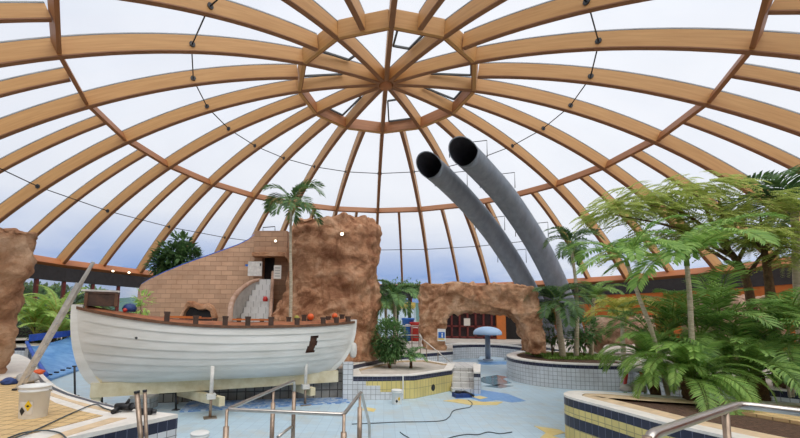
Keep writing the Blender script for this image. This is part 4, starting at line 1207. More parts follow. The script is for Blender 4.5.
# blue slide outlet
sl = empty('water_slide', V((A(62, 350, 18).x, 18, FZ)), 'wide blue slide outlet running down into the empty pool at left', 'slide')
rows, rows2 = [], []
L0, L1 = [(26, 349, 16.5), (32, 361, 15.4), (39, 373, 14.2), (46, 384, 13.4)], [(72, 337, 20), (79, 345, 19.4), (86, 356, 18.5), (91, 367, 17.7)]
for k in range(17):
    t = k / 16 * 3; i = min(2, int(t)); f = t - i
    a = A(*L0[i]).lerp(A(*L0[i + 1]), f); b = A(*L1[i]).lerp(A(*L1[i + 1]), f)
    r = []
    for j in range(13):
        q = j / 12; p = a.lerp(b, q); rim_ = (abs(q - .5) * 2) ** 6 * .28
        r.append(V((p.x, p.y, max(FZ + .08, p.z + rim_))))
    rows.append(r); rows2.append([p - V((0, 0, .07)) for p in r])
mb = MB(); mb.grid(rows); mb.grid([r[::-1] for r in rows2])
for r, s in ((rows[0], rows2[0]), (rows2[-1], rows[-1]), ([x[-1] for x in rows], [x[-1] for x in rows2]), ([x[0] for x in rows2], [x[0] for x in rows])):
    mb.grid([r, s], smooth=False)
mb.build('trough', M['blue_slide'], sl)
for jj in (0, -1):
    mb = MB(); mb.tube([x[jj] + V((0, 0, .03)) for x in rows], .07, 8); mb.build('rim', M['blue_rim'], sl)
a, b = rows[0][0], rows[0][-1]
mb = MB(); mb.beam(a + V((0, .15, .2)), b + V((0, .15, -.05)), .1, .3); mb.build('back_wall', M['blue_rim'], sl)
for k in range(8):
    p = rows[-1][0].lerp(rows[-1][-1], (k + .5) / 8); mb = MB(); mb.box(V((p.x, p.y - .03, max(FZ + .1, p.z) + .015)), (.16, .06, .05)); mb.build('drain_slot', M['black'], sl)
mb = MB(); 
for f in (.08, .92):
    c = rows[2][int(12 * f)]; mb.box((c.x, c.y, (FZ + c.z - .07) / 2), (.16, .16, c.z - .07 - FZ))
mb.build('support', M['plaster'], sl)

# ------------------------------------------------------------------ steel rails
def rail_thing(name, label, bars, posts, r=.027, pr=.036, zfoot=FZ, m='steel'):
    root = empty(name, V((posts[0].x, posts[0].y, zfoot)), label, 'handrail')
    for b in bars:
        mb = MB(); mb.tube(b, r, 12); mb.build('rail', M[m], root)
    for p in posts:
        mb = MB(); mb.tube([V((p.x, p.y, zfoot)), p], r * .8, 10); po_ = mb.build('post', M['steel_old'], root)
        if pr: 
            zz = zfoot + (p.z - zfoot) * .86; mb = MB(); mb.tube([V((p.x, p.y, zfoot)), V((p.x, p.y, zz))], pr, 10); tag(mb.build('post_sleeve', M['steel_old'], po_), 'brownish post sleeve')
    return root
ZR = .46
n1, n2, f1, f2 = G(227, 409.5, ZR), G(344, 414.5, ZR), G(294.5, 380.5, ZR), G(360, 393.5, ZR)
def rounded(pts, r=.09):
    out = [pts[0]]
    for a, b, c in zip(pts, pts[1:], pts[2:]):
        d1 = (a - b).normalized(); d2 = (c - b).normalized()
        for k in range(5):
            t = k / 4; p = (b + d1 * r).lerp(b, t).lerp(b.lerp(b + d2 * r, t), t); out.append(p)
    out.append(pts[-1]); return out
dn = f2 + (f2 - n2).normalized() * .12
end = A(369.5, 425, dn.y + .55)
loop = rounded([f1 - V((0, 0, .25)), f1, n1, n2, f2, dn, end, end - V((0, 0, .5))], .08)
mid1 = n1.lerp(f1, .60)
rail_thing('handrail', 'looped stainless handrail with brown posts standing in the pool entry', [loop, [A(278, 437, f1.y - .8), A(291, 427, f1.y - .1), V((f1.x, f1.y, A(291, 427, f1.y).z))]], [n1, n2, f1, mid1, f2], .023, .034)
ZQ = .98
q0, q1, q2 = G(647, 436, ZQ), G(739, 404.5, ZQ), G(830, 416, ZQ)
rp_ = G(724, 410.0, ZQ)
rail_thing('handrail', 'stainless handrail bending in front of the curved yellow planter', [rounded([q0 - V((0, 0, .4)), q0, q1, q2], .10)], [q0.lerp(q1, .80), q2.lerp(q1, .2) + V((.25, 0, 0)) * 0, q0], .027, 0)
# slim handrail by the bush planter
h0, h1, h2 = A(420.5, 337.5, 15.6), A(432, 346, 15.2), A(449.5, 361.5, 14.6)
rail_thing('handrail', 'slim white handrail running down to the white pool steps', [[h0 + V((-.3, .1, 0)), h0, h2]], [h0.lerp(h2, .22), h0.lerp(h2, .62), h0], .018, 0, 0)
# guard rail in the passage between tower and arch
g = [A(398, 326, 22.5), A(419, 326, 22.5)]
rail_thing('guard_rail', 'white guard rail in the gap between rock tower and arch', [[g[0], g[1]], [V((q.x, q.y, q.z * .55)) for q in g]], [g[0].lerp(g[1], k / 3) for k in range(4)], .03, 0, -.02, 'white_pl')

# ------------------------------------------------------------------ mushroom shower
mp_ = G(488, 360.2, FZ + .12)
ms = empty('mushroom_shower', mp_, 'pale blue mushroom shaped water shower standing in the empty pool', 'pool shower')
zt_ = A(487, 326.5, mp_.y).z; zr_ = A(487, 333.5, mp_.y).z; R_ = (A(500.5, 333, mp_.y).x - A(472.5, 333, mp_.y).x) / 2
mb = MB(); prof = [(.001, zt_)] + [(R_ * math.sin(PI / 2 * k / 10), zr_ + (zt_ - zr_) * math.cos(PI / 2 * k / 10) ** .9) for k in range(1, 11)] + [(R_ * .99, zr_ - .07), (R_ * .93, zr_ - .07), (R_ * .85, zr_ + .03), (.2, zr_ + .14), (.001, zr_ + .14)]
mb.lathe((mp_.x, mp_.y, 0), prof[::-1], 32); mb.build('cap', M['mush'], ms)
mb = MB(); mb.tube([mp_, V((mp_.x, mp_.y, zr_ + .15))], .15, 16); tag(mb.build('stem', M['duct'], ms), 'grey stem')
mb = MB(); mb.lathe(mp_, [(.001, 0), (.3, 0), (.3, .06), (.001, .06)], 16); mb.build('foot_flange', M['duct'], ms)

# ------------------------------------------------------------------ the two big air ducts
def duct(label, path, R):
    P_ = smooth_path([A(*p) for p in path], 8)
    foot = P_[-1]
    root = empty('air_duct', V((foot.x, foot.y, 0)), label, 'air duct', 'big grey air ducts')
    NM = V((-.2, -.88, -.43)).normalized()
    def oblique(mb, k=28):
        t = (P_[1] - P_[0]).normalized()
        for i in range(k):
            v = mb.v[i]; mb.v[i] = v - t * ((v - P_[0]).dot(NM) / t.dot(NM))
    mb = MB(); mb.tube(P_, R, 28, cap=False); oblique(mb); dp_ = mb.build('duct_pipe', M['duct'], root)
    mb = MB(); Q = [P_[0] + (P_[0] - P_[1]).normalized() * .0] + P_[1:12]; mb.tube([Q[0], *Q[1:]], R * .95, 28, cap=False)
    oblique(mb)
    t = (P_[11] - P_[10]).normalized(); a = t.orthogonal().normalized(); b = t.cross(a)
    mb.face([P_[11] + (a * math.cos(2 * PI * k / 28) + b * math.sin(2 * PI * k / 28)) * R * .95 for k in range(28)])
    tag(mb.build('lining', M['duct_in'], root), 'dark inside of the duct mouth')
    t = (P_[1] - P_[0]).normalized(); a = t.orthogonal().normalized(); b = t.cross(a); rows = []
    for off, r_ in ((0, R * .95), (0, R * 1.015), (0, R * 1.015), (0, R * .95)):
        rows.append([P_[0] + t * off + (a * math.cos(2 * PI * k / 28) + b * math.sin(2 * PI * k / 28)) * r_ for k in range(28)])
    rows = [[v - t * ((v - P_[0]).dot(NM) / t.dot(NM)) + t * o_ for v in r] for r, o_ in zip(rows, (-.02, -.02, .06, .06))]
    mb = MB(); mb.grid(rows + [rows[0]], closed=True); mb.build('mouth_rim', M['duct'], dp_)
    for i in range(6, len(P_) - 8, 7):
        t = (P_[i + 1] - P_[i]).normalized(); mb = MB(); mb.tube([P_[i] - t * .03, P_[i] + t * .03], R * 1.015, 28, cap=False); mb.build('seam_band', M['duct'], dp_)
    return root, P_
d1, DP1 = duct('left of the two big grey air ducts, with the lower open mouth', [(429.5, 165.5, 20.2), (446, 180, 21.6), (468, 202.5, 23.2), (490, 229, 24.6), (508, 255, 25.7), (523, 280, 26.6), (535, 303, 27.3), (548, 335, 28)], .60)
d2, DP2 = duct('right of the two big grey air ducts, with the higher open mouth', [(464, 152.5, 19.6), (481, 169.5, 21.0), (503, 194, 22.4), (523, 222, 23.6), (540, 250, 24.6), (553, 276, 25.4), (563, 300, 26), (574, 335, 26.6)], .64)
for root, P_, R, idx in ((d1, DP1, .6, (10, 24, 34)), (d2, DP2, .64, (2, 14, 28))):
    for i in idx:
        p = P_[i]; mb = MB(); sd_ = V((-1, 0, .2)) if root is d2 else V((1, 0, .35))
        up = V((0, 0, 1))
        a, b = p + V((-R * 1.5, 0, R * 1.05)), p + V((R * 1.5, 0, R * 1.35))
        mb.tube([a - up * .7, a, b, b - up * .9], .022, 6); mb.build('hanger', M['dark_metal'], root)

# ------------------------------------------------------------------ between tower and arch: toddler slide outside the deck
ks = empty('toddler_slide', V((A(398, 330, 31).x, 31, -.02)), 'pale blue toddler slide with yellow top edge beyond the palm', 'slide')
xa, xb = A(378, 320, 31).x, A(416, 320, 31).x
rows = []
for k in range(13):
    t = k / 12; z = 2.1 * (1 - t) ** 1.3 + .15
    rows.append([V((xa, 31.6 - 1.8 * t, z + .25)), V((xa + .15, 31.6 - 1.8 * t, z)), V((xb - .15, 31.6 - 1.8 * t, z)), V((xb, 31.6 - 1.8 * t, z + .25))])
mb = MB(); mb.grid(rows, smooth=False); mb.grid([[p - V((0, 0, .12)) for p in r][::-1] for r in rows], smooth=False); mb.build('chute', M['pale_blue'], ks)
mb = MB(); fbox(mb, xa, xb, 31.65, 31.9, 0, 2.7); mb.build('back_board', M['pale_blue'], ks)
mb = MB(); fbox(mb, xa, xb, 31.6, 31.95, 2.35, 2.85); tag(mb.build('top_edge', M['yellow_pl'], ks), 'yellow top edge')
def tub(px, py0, py1, w, Y, m, label):
    p0, p1 = A(px, py1, Y), A(px, py0, Y); z0 = -.02
    r = empty('plastic_bin', V((p0.x, Y, z0)), label, 'bin'); h = p1.z - z0
    mb = MB(); mb.lathe((p0.x, Y, z0), [(.001, 0), (w * .8, 0), (w, h * .9), (w * 1.1, h * .92), (w * 1.1, h), (w * .9, h), (.001, h * .95)], 16); mb.build('body', m, r)
    mb = MB(); mb.tube([V((p0.x - w * .5, Y - w, z0 + h * .7)), V((p0.x, Y - w * 1.15, z0 + h * .72)), V((p0.x + w * .5, Y - w, z0 + h * .7))], .03, 6); mb.build('handle', M['white_pl'], r)
tub(408, 318, 338, .42, 28.5, M['blue_pl'], 'tall blue plastic bin beyond the white guard rail')
tub(415, 322, 338, .36, 28.2, M['red_pl'], 'red plastic bin right of the blue one beyond the guard rail')
# green topped pergola posts in that gap
pg = empty('pergola', V((A(402, 330, 29.5).x, 29.5, -.02)), 'dark pergola with greenery on its beam between tower and arch', 'pergola')
for px in (397, 409.5):
    q = A(px, 330, 29.5); mb = MB(); mb.box((q.x, q.y, 1.95), (.22, .22, 3.9)); mb.build('post', M['dark_metal'], pg)
a, b = A(380, 291, 29.5), A(421, 291, 29.5); zb_ = 3.9
mb = MB(); mb.beam(V((a.x, a.y, zb_)), V((b.x, b.y, zb_)), .3, .3); mb.build('beam', M['dark_metal'], pg)

# red trestle behind the right planter
t0 = A(642, 392, 10.4); tz = -.03
tr_ = empty('trestle', V((t0.x, 10.6, tz)), 'white topped trestle with two red legs half hidden behind the palm', 'trestle')
for px0, px1 in ((625.5, 627), (644, 640.5)):
    q0_, q1_ = A(px0, 392, 10.7), A(px1, 370, 10.5); mb = MB(); mb.beam(V((q0_.x, q0_.y, tz)), q1_, .06, .06); mb.build('leg', M['red_pl'], tr_)
q0_, q1_ = A(624, 370, 10.5), A(648, 369.5, 10.5); mb = MB(); mb.beam(q0_, q1_, .12, .08); mb.build('cross_bar', M['white_pl'], tr_)

# lamps
def lamp(name, label, p, r, cat='lamp', up=V((0, -1, .2))):
    root = empty(name, p, label, cat); up = up.normalized()
    mb = MB(); mb.tube([p - up * .1, p], [r * .8, r], 12); h_ = mb.build('housing', M['dark_metal'], root)
    mb = MB(); mb.tube([p, p + up * .02], [r * .9, r * .8], 12); mb.build('lens', M['glow'], h_)
lamp('spotlight', 'small lit spotlight fixed high on the rock tower', A(342, 234, TY - 1.62), .07)
lamp('spotlight', 'small lit lamp on the wall above the stair doorway', A(275.5, 241, WY - .63), .06)
for px, py, lab in ((28, 258, 'lit spotlight under the eaves beside the rock pillar'), (129, 272.5, 'lit spotlight under the eaves left of the stone block wall'), (113, 271, 'lit spotlight under the eaves near the ladder tip')):
    lamp('spotlight', lab, A(px, py, 25.2 if px < 60 else 28.6), .10, 'lamp', V((.3, -.6, -.7)))
# ------------------------------------------------------------------ plants
def frond_mesh(name, L, el, droop, n, ll, lw, sweep=.6, sag=.25, vee=.35, m='lf_palm', bare=.12, seed=0):
    """one pinnate leaf: rachis along +X rising at angle el and bending over, leaflets both sides"""
    rnd = random.Random(seed)
    mb = MB(); P_ = []; T = []
    p = V((0, 0, 0)); N = 16
    for i in range(N + 1):
        t = i / N; a = el - droop * t ** 1.3
        P_.append(p.copy()); T.append(V((math.cos(a), 0, math.sin(a)))); p = p + T[-1] * L / N
    mb.tube(P_, [max(.004, .011 * L * (1 - .8 * i / N)) for i in range(N + 1)], 5, mi=1)
    for i in range(n):
        t = bare + (1 - bare) * (i + .5) / n
        k = min(N - 1, int(t * N)); f = t * N - k
        b = P_[k].lerp(P_[k + 1], f); tg = T[k]; up = V((-tg.z, 0, tg.x))
        le = ll * (.35 + .65 * math.sin(PI * min(1, (t * .85 + .12)))) * rnd.uniform(.85, 1.1)
        for sg in (-1, 1):
            d = (V((0, sg, 0)) + tg * (sweep * rnd.uniform(.8, 1.2) + .5 * t ** 3) + up * vee * rnd.uniform(.6, 1.3)).normalized()
            w = tg.cross(d).cross(d).normalized() if abs(tg.dot(d)) < .99 else up
            w = (tg - d * tg.dot(d)).normalized() * lw / 2
            q1 = b + d * le * .35 - V((0, 0, sag * le * .08)); q2 = b + d * le * .72 - V((0, 0, sag * le * .38)); q3 = b + d * le - V((0, 0, sag * le))
            i0 = len(mb.v)
            mb.v += [b, q1 + w, q1 - w, q2 + w * .8, q2 - w * .8, q3]
            for fc in ([i0, i0 + 1, i0 + 2], [i0 + 1, i0 + 3, i0 + 4, i0 + 2], [i0 + 3, i0 + 5, i0 + 4]):
                mb.f.append(fc); mb.uv.append([(0, 0)] * len(fc)); mb.mi.append(0); mb.sm.append(False)
    me = bpy.data.meshes.new(name); me.from_pydata(mb.v, [], mb.f)
    me.materials.append(M[m]); me.materials.append(M['lf_yellow'] if m in ('lf_fern',) else M['grassy'])
    for pl, mi in zip(me.polygons, mb.mi): pl.material_index = mi
    me.update(); return me

FM = {}
def fronds(kind, L, n, ll, lw, m, els, **kw):
    key = (kind,)
    if key not in FM:
        FM[key] = [frond_mesh('frond', L, e, dr, n, ll, lw, m=m, seed=i + 3, **kw) for i, (e, dr) in enumerate(els)]
    return FM[key]
def put_fronds(root, top, meshes, n, s=1.0, jit=.25, az0=0.0, hj=0.0, order=None):
    rnd = random.Random(hash((round(top.x, 2), round(top.y, 2))) & 0xffff)
    rnd = random.Random(int(abs(top.x * 131 + top.y * 17 + top.z * 7)))
    for i in range(n):
        me = meshes[(order[i % len(order)] if order else i % len(meshes))]
        o = bpy.data.objects.new('frond', me); col.objects.link(o); o.parent = root
        az = az0 + i * 2.39996 + rnd.uniform(-jit, jit)
        o.location = top - WP[root.name] + V((math.cos(az) * .02, math.sin(az) * .02, rnd.uniform(-hj, hj)))
        o.rotation_euler = (rnd.uniform(-.15, .15), rnd.uniform(-.12, .12), az)
        k = s * rnd.uniform(.86, 1.12); o.scale = (k, k, k)
def palm(label, base, pts, r0, r1, meshes, n, s=1.0, cat='palm', name='palm_tree', bark='bark_pale', shaft=None, **kw):
    root = empty(name, base, label, cat)
    P_ = smooth_path([base] + pts, 8)
    mb = MB(); N = len(P_); mb.tube(P_, [(r0 + (r1 - r0) * i / (N - 1)) * (1 + .07 * (i % 2)) for i in range(N)], 10); mb.build('trunk', M[bark], root)
    if shaft:
        t = (P_[-1] - P_[-2]).normalized(); mb = MB(); mb.tube([P_[-1], P_[-1] + t * shaft * .6, P_[-1] + t * shaft], [r1 * 1.25, r1 * 1.1, r1 * .5], 10); mb.build('crownshaft', M['grassy'], root)
    put_fronds(root, P_[-1] + V((0, 0, (shaft or 0) * .8)), meshes, n, s, **kw)
    return root
def clump(label, base, meshes, n, stems, s=1.0, r=.025, name='areca_palm', cat='palm', bark='bark_pale', **kw):
    """several thin stems from one root, each with its own leaves"""
    root = empty(name, base, label, cat)
    for i, (dx, dy, h, m) in enumerate(stems):
        b = base + V((dx * .25, dy * .25, 0)); t = base + V((dx, dy, h))
        mb = MB(); mb.tube(smooth_path([b, b.lerp(t, .5) + V((-dx * .12, -dy * .12, .03)), t], 5), [r * (1 - .4 * k / 10) for k in range(11)], 8); mb.build('stem', M[bark], root)
        put_fronds(root, t, meshes, m, s, az0=i * 1.3, **kw)
    return root

f_tall = fronds('tall', 1.25, 24, .48, .05, 'lf_palm', [(1.25, 1.7), (.8, 1.9), (.35, 1.7), (-.1, 1.2)])
f_kentia = fronds('kentia', 2.2, 46, .56, .05, 'lf_bright', [(1.15, 1.5), (.75, 1.4), (.45, 1.35), (.95, 1.9), (.15, 1.1)], sag=.35)
f_areca = fronds('areca', 1.75, 44, .46, .032, 'lf_areca', [(1.3, 1.5), (1.05, 1.6), (.75, 1.7), (.4, 1.5)], sag=.3)
f_pygmy = fronds('pygmy', 1.35, 60, .28, .017, 'lf_areca', [(1.3, 2.0), (.95, 2.2), (.6, 2.1), (.2, 1.6)], sag=.15, vee=.15)
f_pygmy2 = fronds('pygmy2', 1.35, 60, .28, .018, 'lf_bright', [(1.3, 2.0), (.95, 2.2), (.6, 2.1), (.2, 1.6)], sag=.15, vee=.15)
f_fern = fronds('fern', 2.4, 64, .34, .036, 'lf_fern', [(1.3, 1.3), (1.0, 1.5), (.7, 1.5)], vee=.05, sag=.2, bare=.2)
f_dark = fronds('dark', 1.5, 26, .55, .055, 'lf_dark', [(1.2, 1.8), (.8, 2.0), (.3, 1.7), (-.05, 1.2)])
f_small = fronds('small', .6, 14, .24, .035, 'lf_palm', [(1.25, 1.6), (.8, 1.7), (.4, 1.4)])
f_yel = fronds('yellow', 1.5, 30, .42, .05, 'lf_yellow', [(1.2, 1.9), (.8, 2.0)])

def at_px(x, y, Y): return A(x, y, Y)
def foot(x, Y, z): p = A(x, 330, Y); return V((p.x, Y, z))

# the slender palm before the rock tower
palm('slender palm with a tall bare trunk in front of the rock tower', foot(290.5, 13.0, -.02), [A(291, 290, 13.0), A(290.5, 250, 13.0), A(291, 207, 13.0)], .06, .04, f_dark, 11, .86, shaft=.2)
# palm and bushes of the yellow planter
palm('dark feathery palm rising behind the round bush', foot(394, 16.0, MZ - .06), [A(395, 320, 16.2), A(394, 297, 16.2)], .09, .06, f_tall, 14, .95)
palm('second thinner dark palm close behind the round bush', foot(386, 15.9, MZ - .06), [A(386, 320, 16.0), A(385, 303, 16.0)], .06, .05, f_tall, 7, .7)
palm('tiny feathery palm at the right end of the yellow planter', foot(411, 14.7, MZ - .06), [A(411, 357, 14.7)], .06, .04, f_small, 14, 1.0, name='dwarf_palm', bark='fibre')

def leaf_quad(mb, b, d, L, w, fold=.15):
    d = d.normalized(); s_ = d.cross(V((0, 0, 1)))
    if s_.length < .1: s_ = V((1, 0, 0))
    s_.normalize(); up = s_.cross(d)
    i0 = len(mb.v)
    mb.v += [b, b + d * L * .45 + s_ * w / 2 + up * w * fold, b + d * L - V((0, 0, L * .12)), b + d * L * .45 - s_ * w / 2 + up * w * fold, b + d * L * .5]
    for fc in ([i0, i0 + 1, i0 + 4], [i0 + 1, i0 + 2, i0 + 4], [i0, i0 + 4, i0 + 3], [i0 + 4, i0 + 2, i0 + 3]):
        mb.f.append(fc); mb.uv.append([(0, 0)] * 3); mb.mi.append(0); mb.sm.append(False)
def rdir(rnd, zmin=-.4):
    while True:
        v = V((rnd.uniform(-1, 1), rnd.uniform(-1, 1), rnd.uniform(zmin, 1)))
        if .1 < v.length < 1: return v.normalized()
def shrub(name, label, base, blobs, nleaf, L, w, m, stems=5, seed=1, bark='bark', cat='shrub', hollow=.45, r=.02):
    """leafy bush: stems fork up into clouds of single leaves"""
    rnd = random.Random(seed); root = empty(name, base, label, cat)
    mb = MB()
    tot = sum(b[1].x * b[1].y * b[1].z for b in blobs)
    for c, e in blobs:
        for k in range(int(nleaf * e.x * e.y * e.z / tot)):
            d = rdir(rnd, -.8); rr = hollow + (1 - hollow) * rnd.random() ** .6
            jit = 1 + .25 * noise.noise(d * 2.2 + c)
            p = c + V((d.x * e.x, d.y * e.y, d.z * e.z)) * rr * jit
            o = (d + V((rnd.uniform(-.7, .7), rnd.uniform(-.7, .7), rnd.uniform(-.5, .4)))).normalized()
            leaf_quad(mb, p, o, L * rnd.uniform(.7, 1.25), w * rnd.uniform(.8, 1.2))
    mb.build('foliage', M[m], root, weld=False)
    for k in range(stems):
        c, e = blobs[k % len(blobs)]; t = c + V((rnd.uniform(-.5, .5) * e.x, rnd.uniform(-.5, .5) * e.y, e.z * .2))
        b = base + V((rnd.uniform(-1, 1), rnd.uniform(-1, 1), 0)) * r * 2
        mb = MB(); mb.tube(smooth_path([b, b.lerp(t, .5) + V((rnd.uniform(-.1, .1), rnd.uniform(-.1, .1), .1)), t], 5), [r * (1 - .6 * i / 10) for i in range(11)], 7); mb.build('stem', M[bark], root)
    return root
b_ = foot(390, 14.6, MZ - .06)
shrub('round_bush', 'round dark green bush in the yellow planter beside the rock tower', b_, [(A(390, 338, 14.6), V((.62, .52, .72))), (A(389, 350, 14.6), V((.55, .45, .4)))], 2600, .16, .075, 'lf_palm', 6, 3)
shrub('broadleaf_plant', 'pale green leafy plant against the left end of the block wall', foot(142, 15.6, -.02), [(A(143, 303, 15.6), V((.3, .25, .55))), (A(139, 311, 15.6), V((.25, .2, .35)))], 90, .34, .13, 'lf_fern', 4, 5)
shrub('rubber_tree', 'dark leafy tree rising behind the sloping block wall', foot(177, 19.0, -.02), [(A(178, 258, 19), V((1.05, .9, .75))), (A(168, 265, 19), V((.8, .8, .55))), (A(192, 263, 19), V((.65, .7, .5))), (A(181, 243, 19), V((.5, .5, .42)))], 1500, .42, .17, 'lf_dark', 7, 8, r=.06, cat='tree')
# ferns at left
clump('tall bright fern palm against the left windows, nearest the ladder', foot(54, 20.0, -.02), f_fern, 0, [(.1, 0, 1.5, 12), (-.3, .1, .7, 10), (.3, -.2, .3, 8)], 1.0, .05, name='fern_palm', bark='bark', jit=.4)
clump('bright fern palm between the rock pillar and the taller fern', foot(34, 19.6, -.02), f_fern, 0, [(0, 0, 1.1, 12), (.2, -.1, .4, 10)], .95, .05, name='fern_palm', bark='bark', jit=.4)
clump('low bright fern at the head of the blue slide', foot(66, 20.6, -.02), f_fern, 0, [(0, 0, .2, 10)], .62, .05, name='fern_palm', bark='bark', jit=.4)
shrub('low_shrub', 'dark low shrub under the bright ferns by the slide', foot(46, 20.6, -.02), [(foot(40, 20.6, .45), V((1.0, .5, .5))), (foot(60, 20.8, .4), V((.8, .5, .45)))], 700, .2, .08, 'lf_dark', 6, 13)

# island palms
IZ = -.06
palm('tall thin palm with dark drooping crown on the island, before the air ducts', foot(575, 18.2, IZ), [A(577, 320, 18.2), A(576, 285, 18.2), A(571, 247, 18.2)], .10, .05, f_dark, 13, .9, shaft=.2)
palm('shorter palm on the island beside the right leg of the arch', foot(562, 17.9, IZ), [A(559, 325, 17.9), A(557, 302, 17.9)], .13, .09, f_dark, 18, 1.02, jit=.4)
palm('mid height feathery palm at the back of the island, right of the thin palm', foot(590, 19.2, IZ), [A(592, 320, 19.2), A(594, 298, 19.2)], .1, .07, f_areca, 12, .8)
shrub('broadleaf_shrub', 'broad leaved green shrub between the island palms', foot(584, 18.6, IZ), [(A(586, 330, 18.6), V((.6, .5, .55))), (A(578, 340, 18.6), V((.55, .4, .4)))], 420, .3, .13, 'lf_palm', 5, 21)
shrub('broadleaf_shrub', 'dark shrub close beside the right leg of the arch', foot(552, 18.6, IZ), [(A(552, 330, 18.6), V((.45, .4, .7)))], 320, .26, .1, 'lf_dark', 4, 22)
# creeping ground cover on the island bed
rnd = random.Random(4); mb = MB(); ctr = foot(588, 18.6, IZ)
for k in range(2600):
    p = V((ctr.x + rnd.uniform(-2.4, 2.4), 18.5 + rnd.uniform(-1.4, 1.5), IZ))
    leaf_quad(mb, p, V((rnd.uniform(-1, 1), rnd.uniform(-1, 1), rnd.uniform(.4, 1.5))), .16, .06)
inner = inset(isl, .5)
keep = MB()
for i in range(0, len(mb.v), 5):
    if inside_poly(mb.v[i].x, mb.v[i].y, [(q.x, q.y) for q in inner]):
        j = len(keep.v); keep.v += mb.v[i:i + 5]
        for fc in ([j, j + 1, j + 4], [j + 1, j + 2, j + 4], [j, j + 4, j + 3], [j + 4, j + 2, j + 3]):
            keep.f.append(fc); keep.uv.append([(0, 0)] * 3); keep.mi.append(0); keep.sm.append(False)
tag(keep.build('ground_cover', M['grassy'], weld=False), 'low green ground cover on the island bed under the palms', 'ground cover', kind='stuff')

# the big clump in the right planter
PZ = -.06
palm('big palm with broad arching bright leaves in the middle of the right planter', foot(694, 9.0, PZ), [A(692, 340, 9.0), A(690, 300, 9.0), A(687, 266, 9.0)], .055, .042, f_kentia, 10, .82, shaft=.25, jit=.3)
palm('palm with a slanting pale trunk leaning left over the pool', foot(664, 9.4, PZ), [A(653, 335, 9.3), A(640, 300, 9.2), A(628, 266, 9.1)], .045, .035, f_kentia, 8, .66, shaft=.2, jit=.3)
palm('low dense feathery palm on a shaggy brown base, left in the right planter', foot(692, 8.7, PZ), [A(692, 378, 8.7)], .22, .2, f_pygmy2, 34, 1.0, name='pygmy_palm', bark='fibre', jit=.4, hj=.06)
palm('low dense feathery palm on a shaggy base, right in the planter', foot(752, 9.0, PZ), [A(752, 375, 9.0)], .2, .18, f_pygmy, 32, 1.0, name='pygmy_palm', bark='fibre', jit=.4, hj=.06)
palm('small feathery palm reaching out over the left tip of the right planter', foot(652, 9.4, PZ), [A(650, 360, 9.4)], .1, .08, f_pygmy2, 22, .92, name='pygmy_palm', bark='fibre', jit=.4)
clump('bushy clump of cane palms behind the low feathery palms', foot(722, 9.8, PZ), f_areca, 0, [(-.5, 0, 1.3, 8), (.1, .2, 1.7, 8), (.5, -.1, 1.1, 7), (.0, -.2, .6, 7)], 1.0, .028, jit=.4)
clump('cane palm clump at the right edge of the picture', foot(786, 9.6, PZ), f_areca, 0, [(-.2, 0, 1.0, 8), (.25, .2, 1.5, 8), (.5, -.1, .6, 6)], .95, .028, jit=.4)
clump('cane palm clump behind the palm with the slanting trunk', foot(672, 10.2, PZ), f_areca, 0, [(-.4, 0, 1.0, 8), (.15, .2, 1.5, 8), (.2, -.1, .5, 6)], .95, .028, jit=.4)
palm('yellowing arching palm before the orange wall', foot(622, 15.0, -.03), [A(622, 318, 15.0)], .08, .06, f_yel, 14, .95, name='yellow_palm', jit=.4)
palm('dark palm crown at the upper right edge, above the airy tree', foot(800, 12.0, -.03), [A(798, 290, 12.0), A(794, 205, 12.0)], .12, .08, f_dark, 16, 1.15, jit=.3)

# the airy feather leaved tree
def airy_tree(label, base, trunk, limbs, clouds, nsp, seed, m='lf_airy', name='feather_tree'):
    rnd = random.Random(seed); root = empty(name, base, label, 'tree')
    tp = smooth_path([base] + trunk, 8); N = len(tp)
    mb = MB(); mb.tube(tp, [.13 - .06 * i / (N - 1) for i in range(N)], 10); mb.build('trunk', M['bark'], root)
    for a, b in limbs:
        s_ = tp[min(N - 1, int(a * (N - 1)))]
        L_ = smooth_path([s_, s_.lerp(b, .5) + V((0, 0, .25)), b], 6)
        mb = MB(); mb.tube(L_, [.06 - .045 * i / (len(L_) - 1) for i in range(len(L_))], 7)
        mb.build('branch', M['bark'], root)
    mb = MB(); tot = sum(c[1].x * c[1].z for c in clouds)
    for c, e in clouds:
        for k in range(int(nsp * e.x * e.z / tot)):
            d = rdir(rnd, -.7); rr = .25 + .75 * rnd.random() ** .7
            p = c + V((d.x * e.x, d.y * e.y, d.z * e.z)) * rr
            az = math.atan2(d.y, d.x) + rnd.uniform(-.9, .9); L = rnd.uniform(.38, .62); h = V((math.cos(az), math.sin(az), 0)); sd_ = V((-h.y, h.x, 0))
            n = 11; el = rnd.uniform(-.1, .35)
            for i in range(n):
                t = (i + .6) / n; q = p + h * L * t + V((0, 0, el * L * t - .55 * L * t * t))
                for sg in (-1, 1):
                    dd = sd_ * sg + h * .55 + V((0, 0, -.25))
                    leaf_quad(mb, q, dd, .15 * (1.05 - .5 * abs(t - .4)), .045, .05)
    mb.build('foliage', M[m], root, weld=False)
    return root
tb_ = foot(752, 12.0, -.03)
Yt = 11.6
airy_tree('airy tree with light green feathery foliage over the palms', tb_, [A(752, 310, 11.9), A(742, 270, 11.7), A(720, 240, 11.6)],
    [(1.0, A(650, 205, 11.4)), (1.0, A(690, 190, 11.6)), (.8, A(615, 215, 11.0)), (.75, A(770, 225, 11.6)), (.6, A(790, 240, 11.2)), (.9, A(715, 185, 12)), (.7, A(660, 240, 11.2))],
    [(A(652, 203, 11.4), V((1.35, 1.0, .55))), (A(690, 190, 11.8), V((1.2, .9, .42))), (A(612, 211, 11.0), V((.8, .7, .28))), (A(705, 225, 11.5), V((.9, .8, .4))), (A(665, 235, 11.6), V((.7, .6, .35))), (A(630, 255, 11.2), V((.6, .6, .25)))], 620, 31)
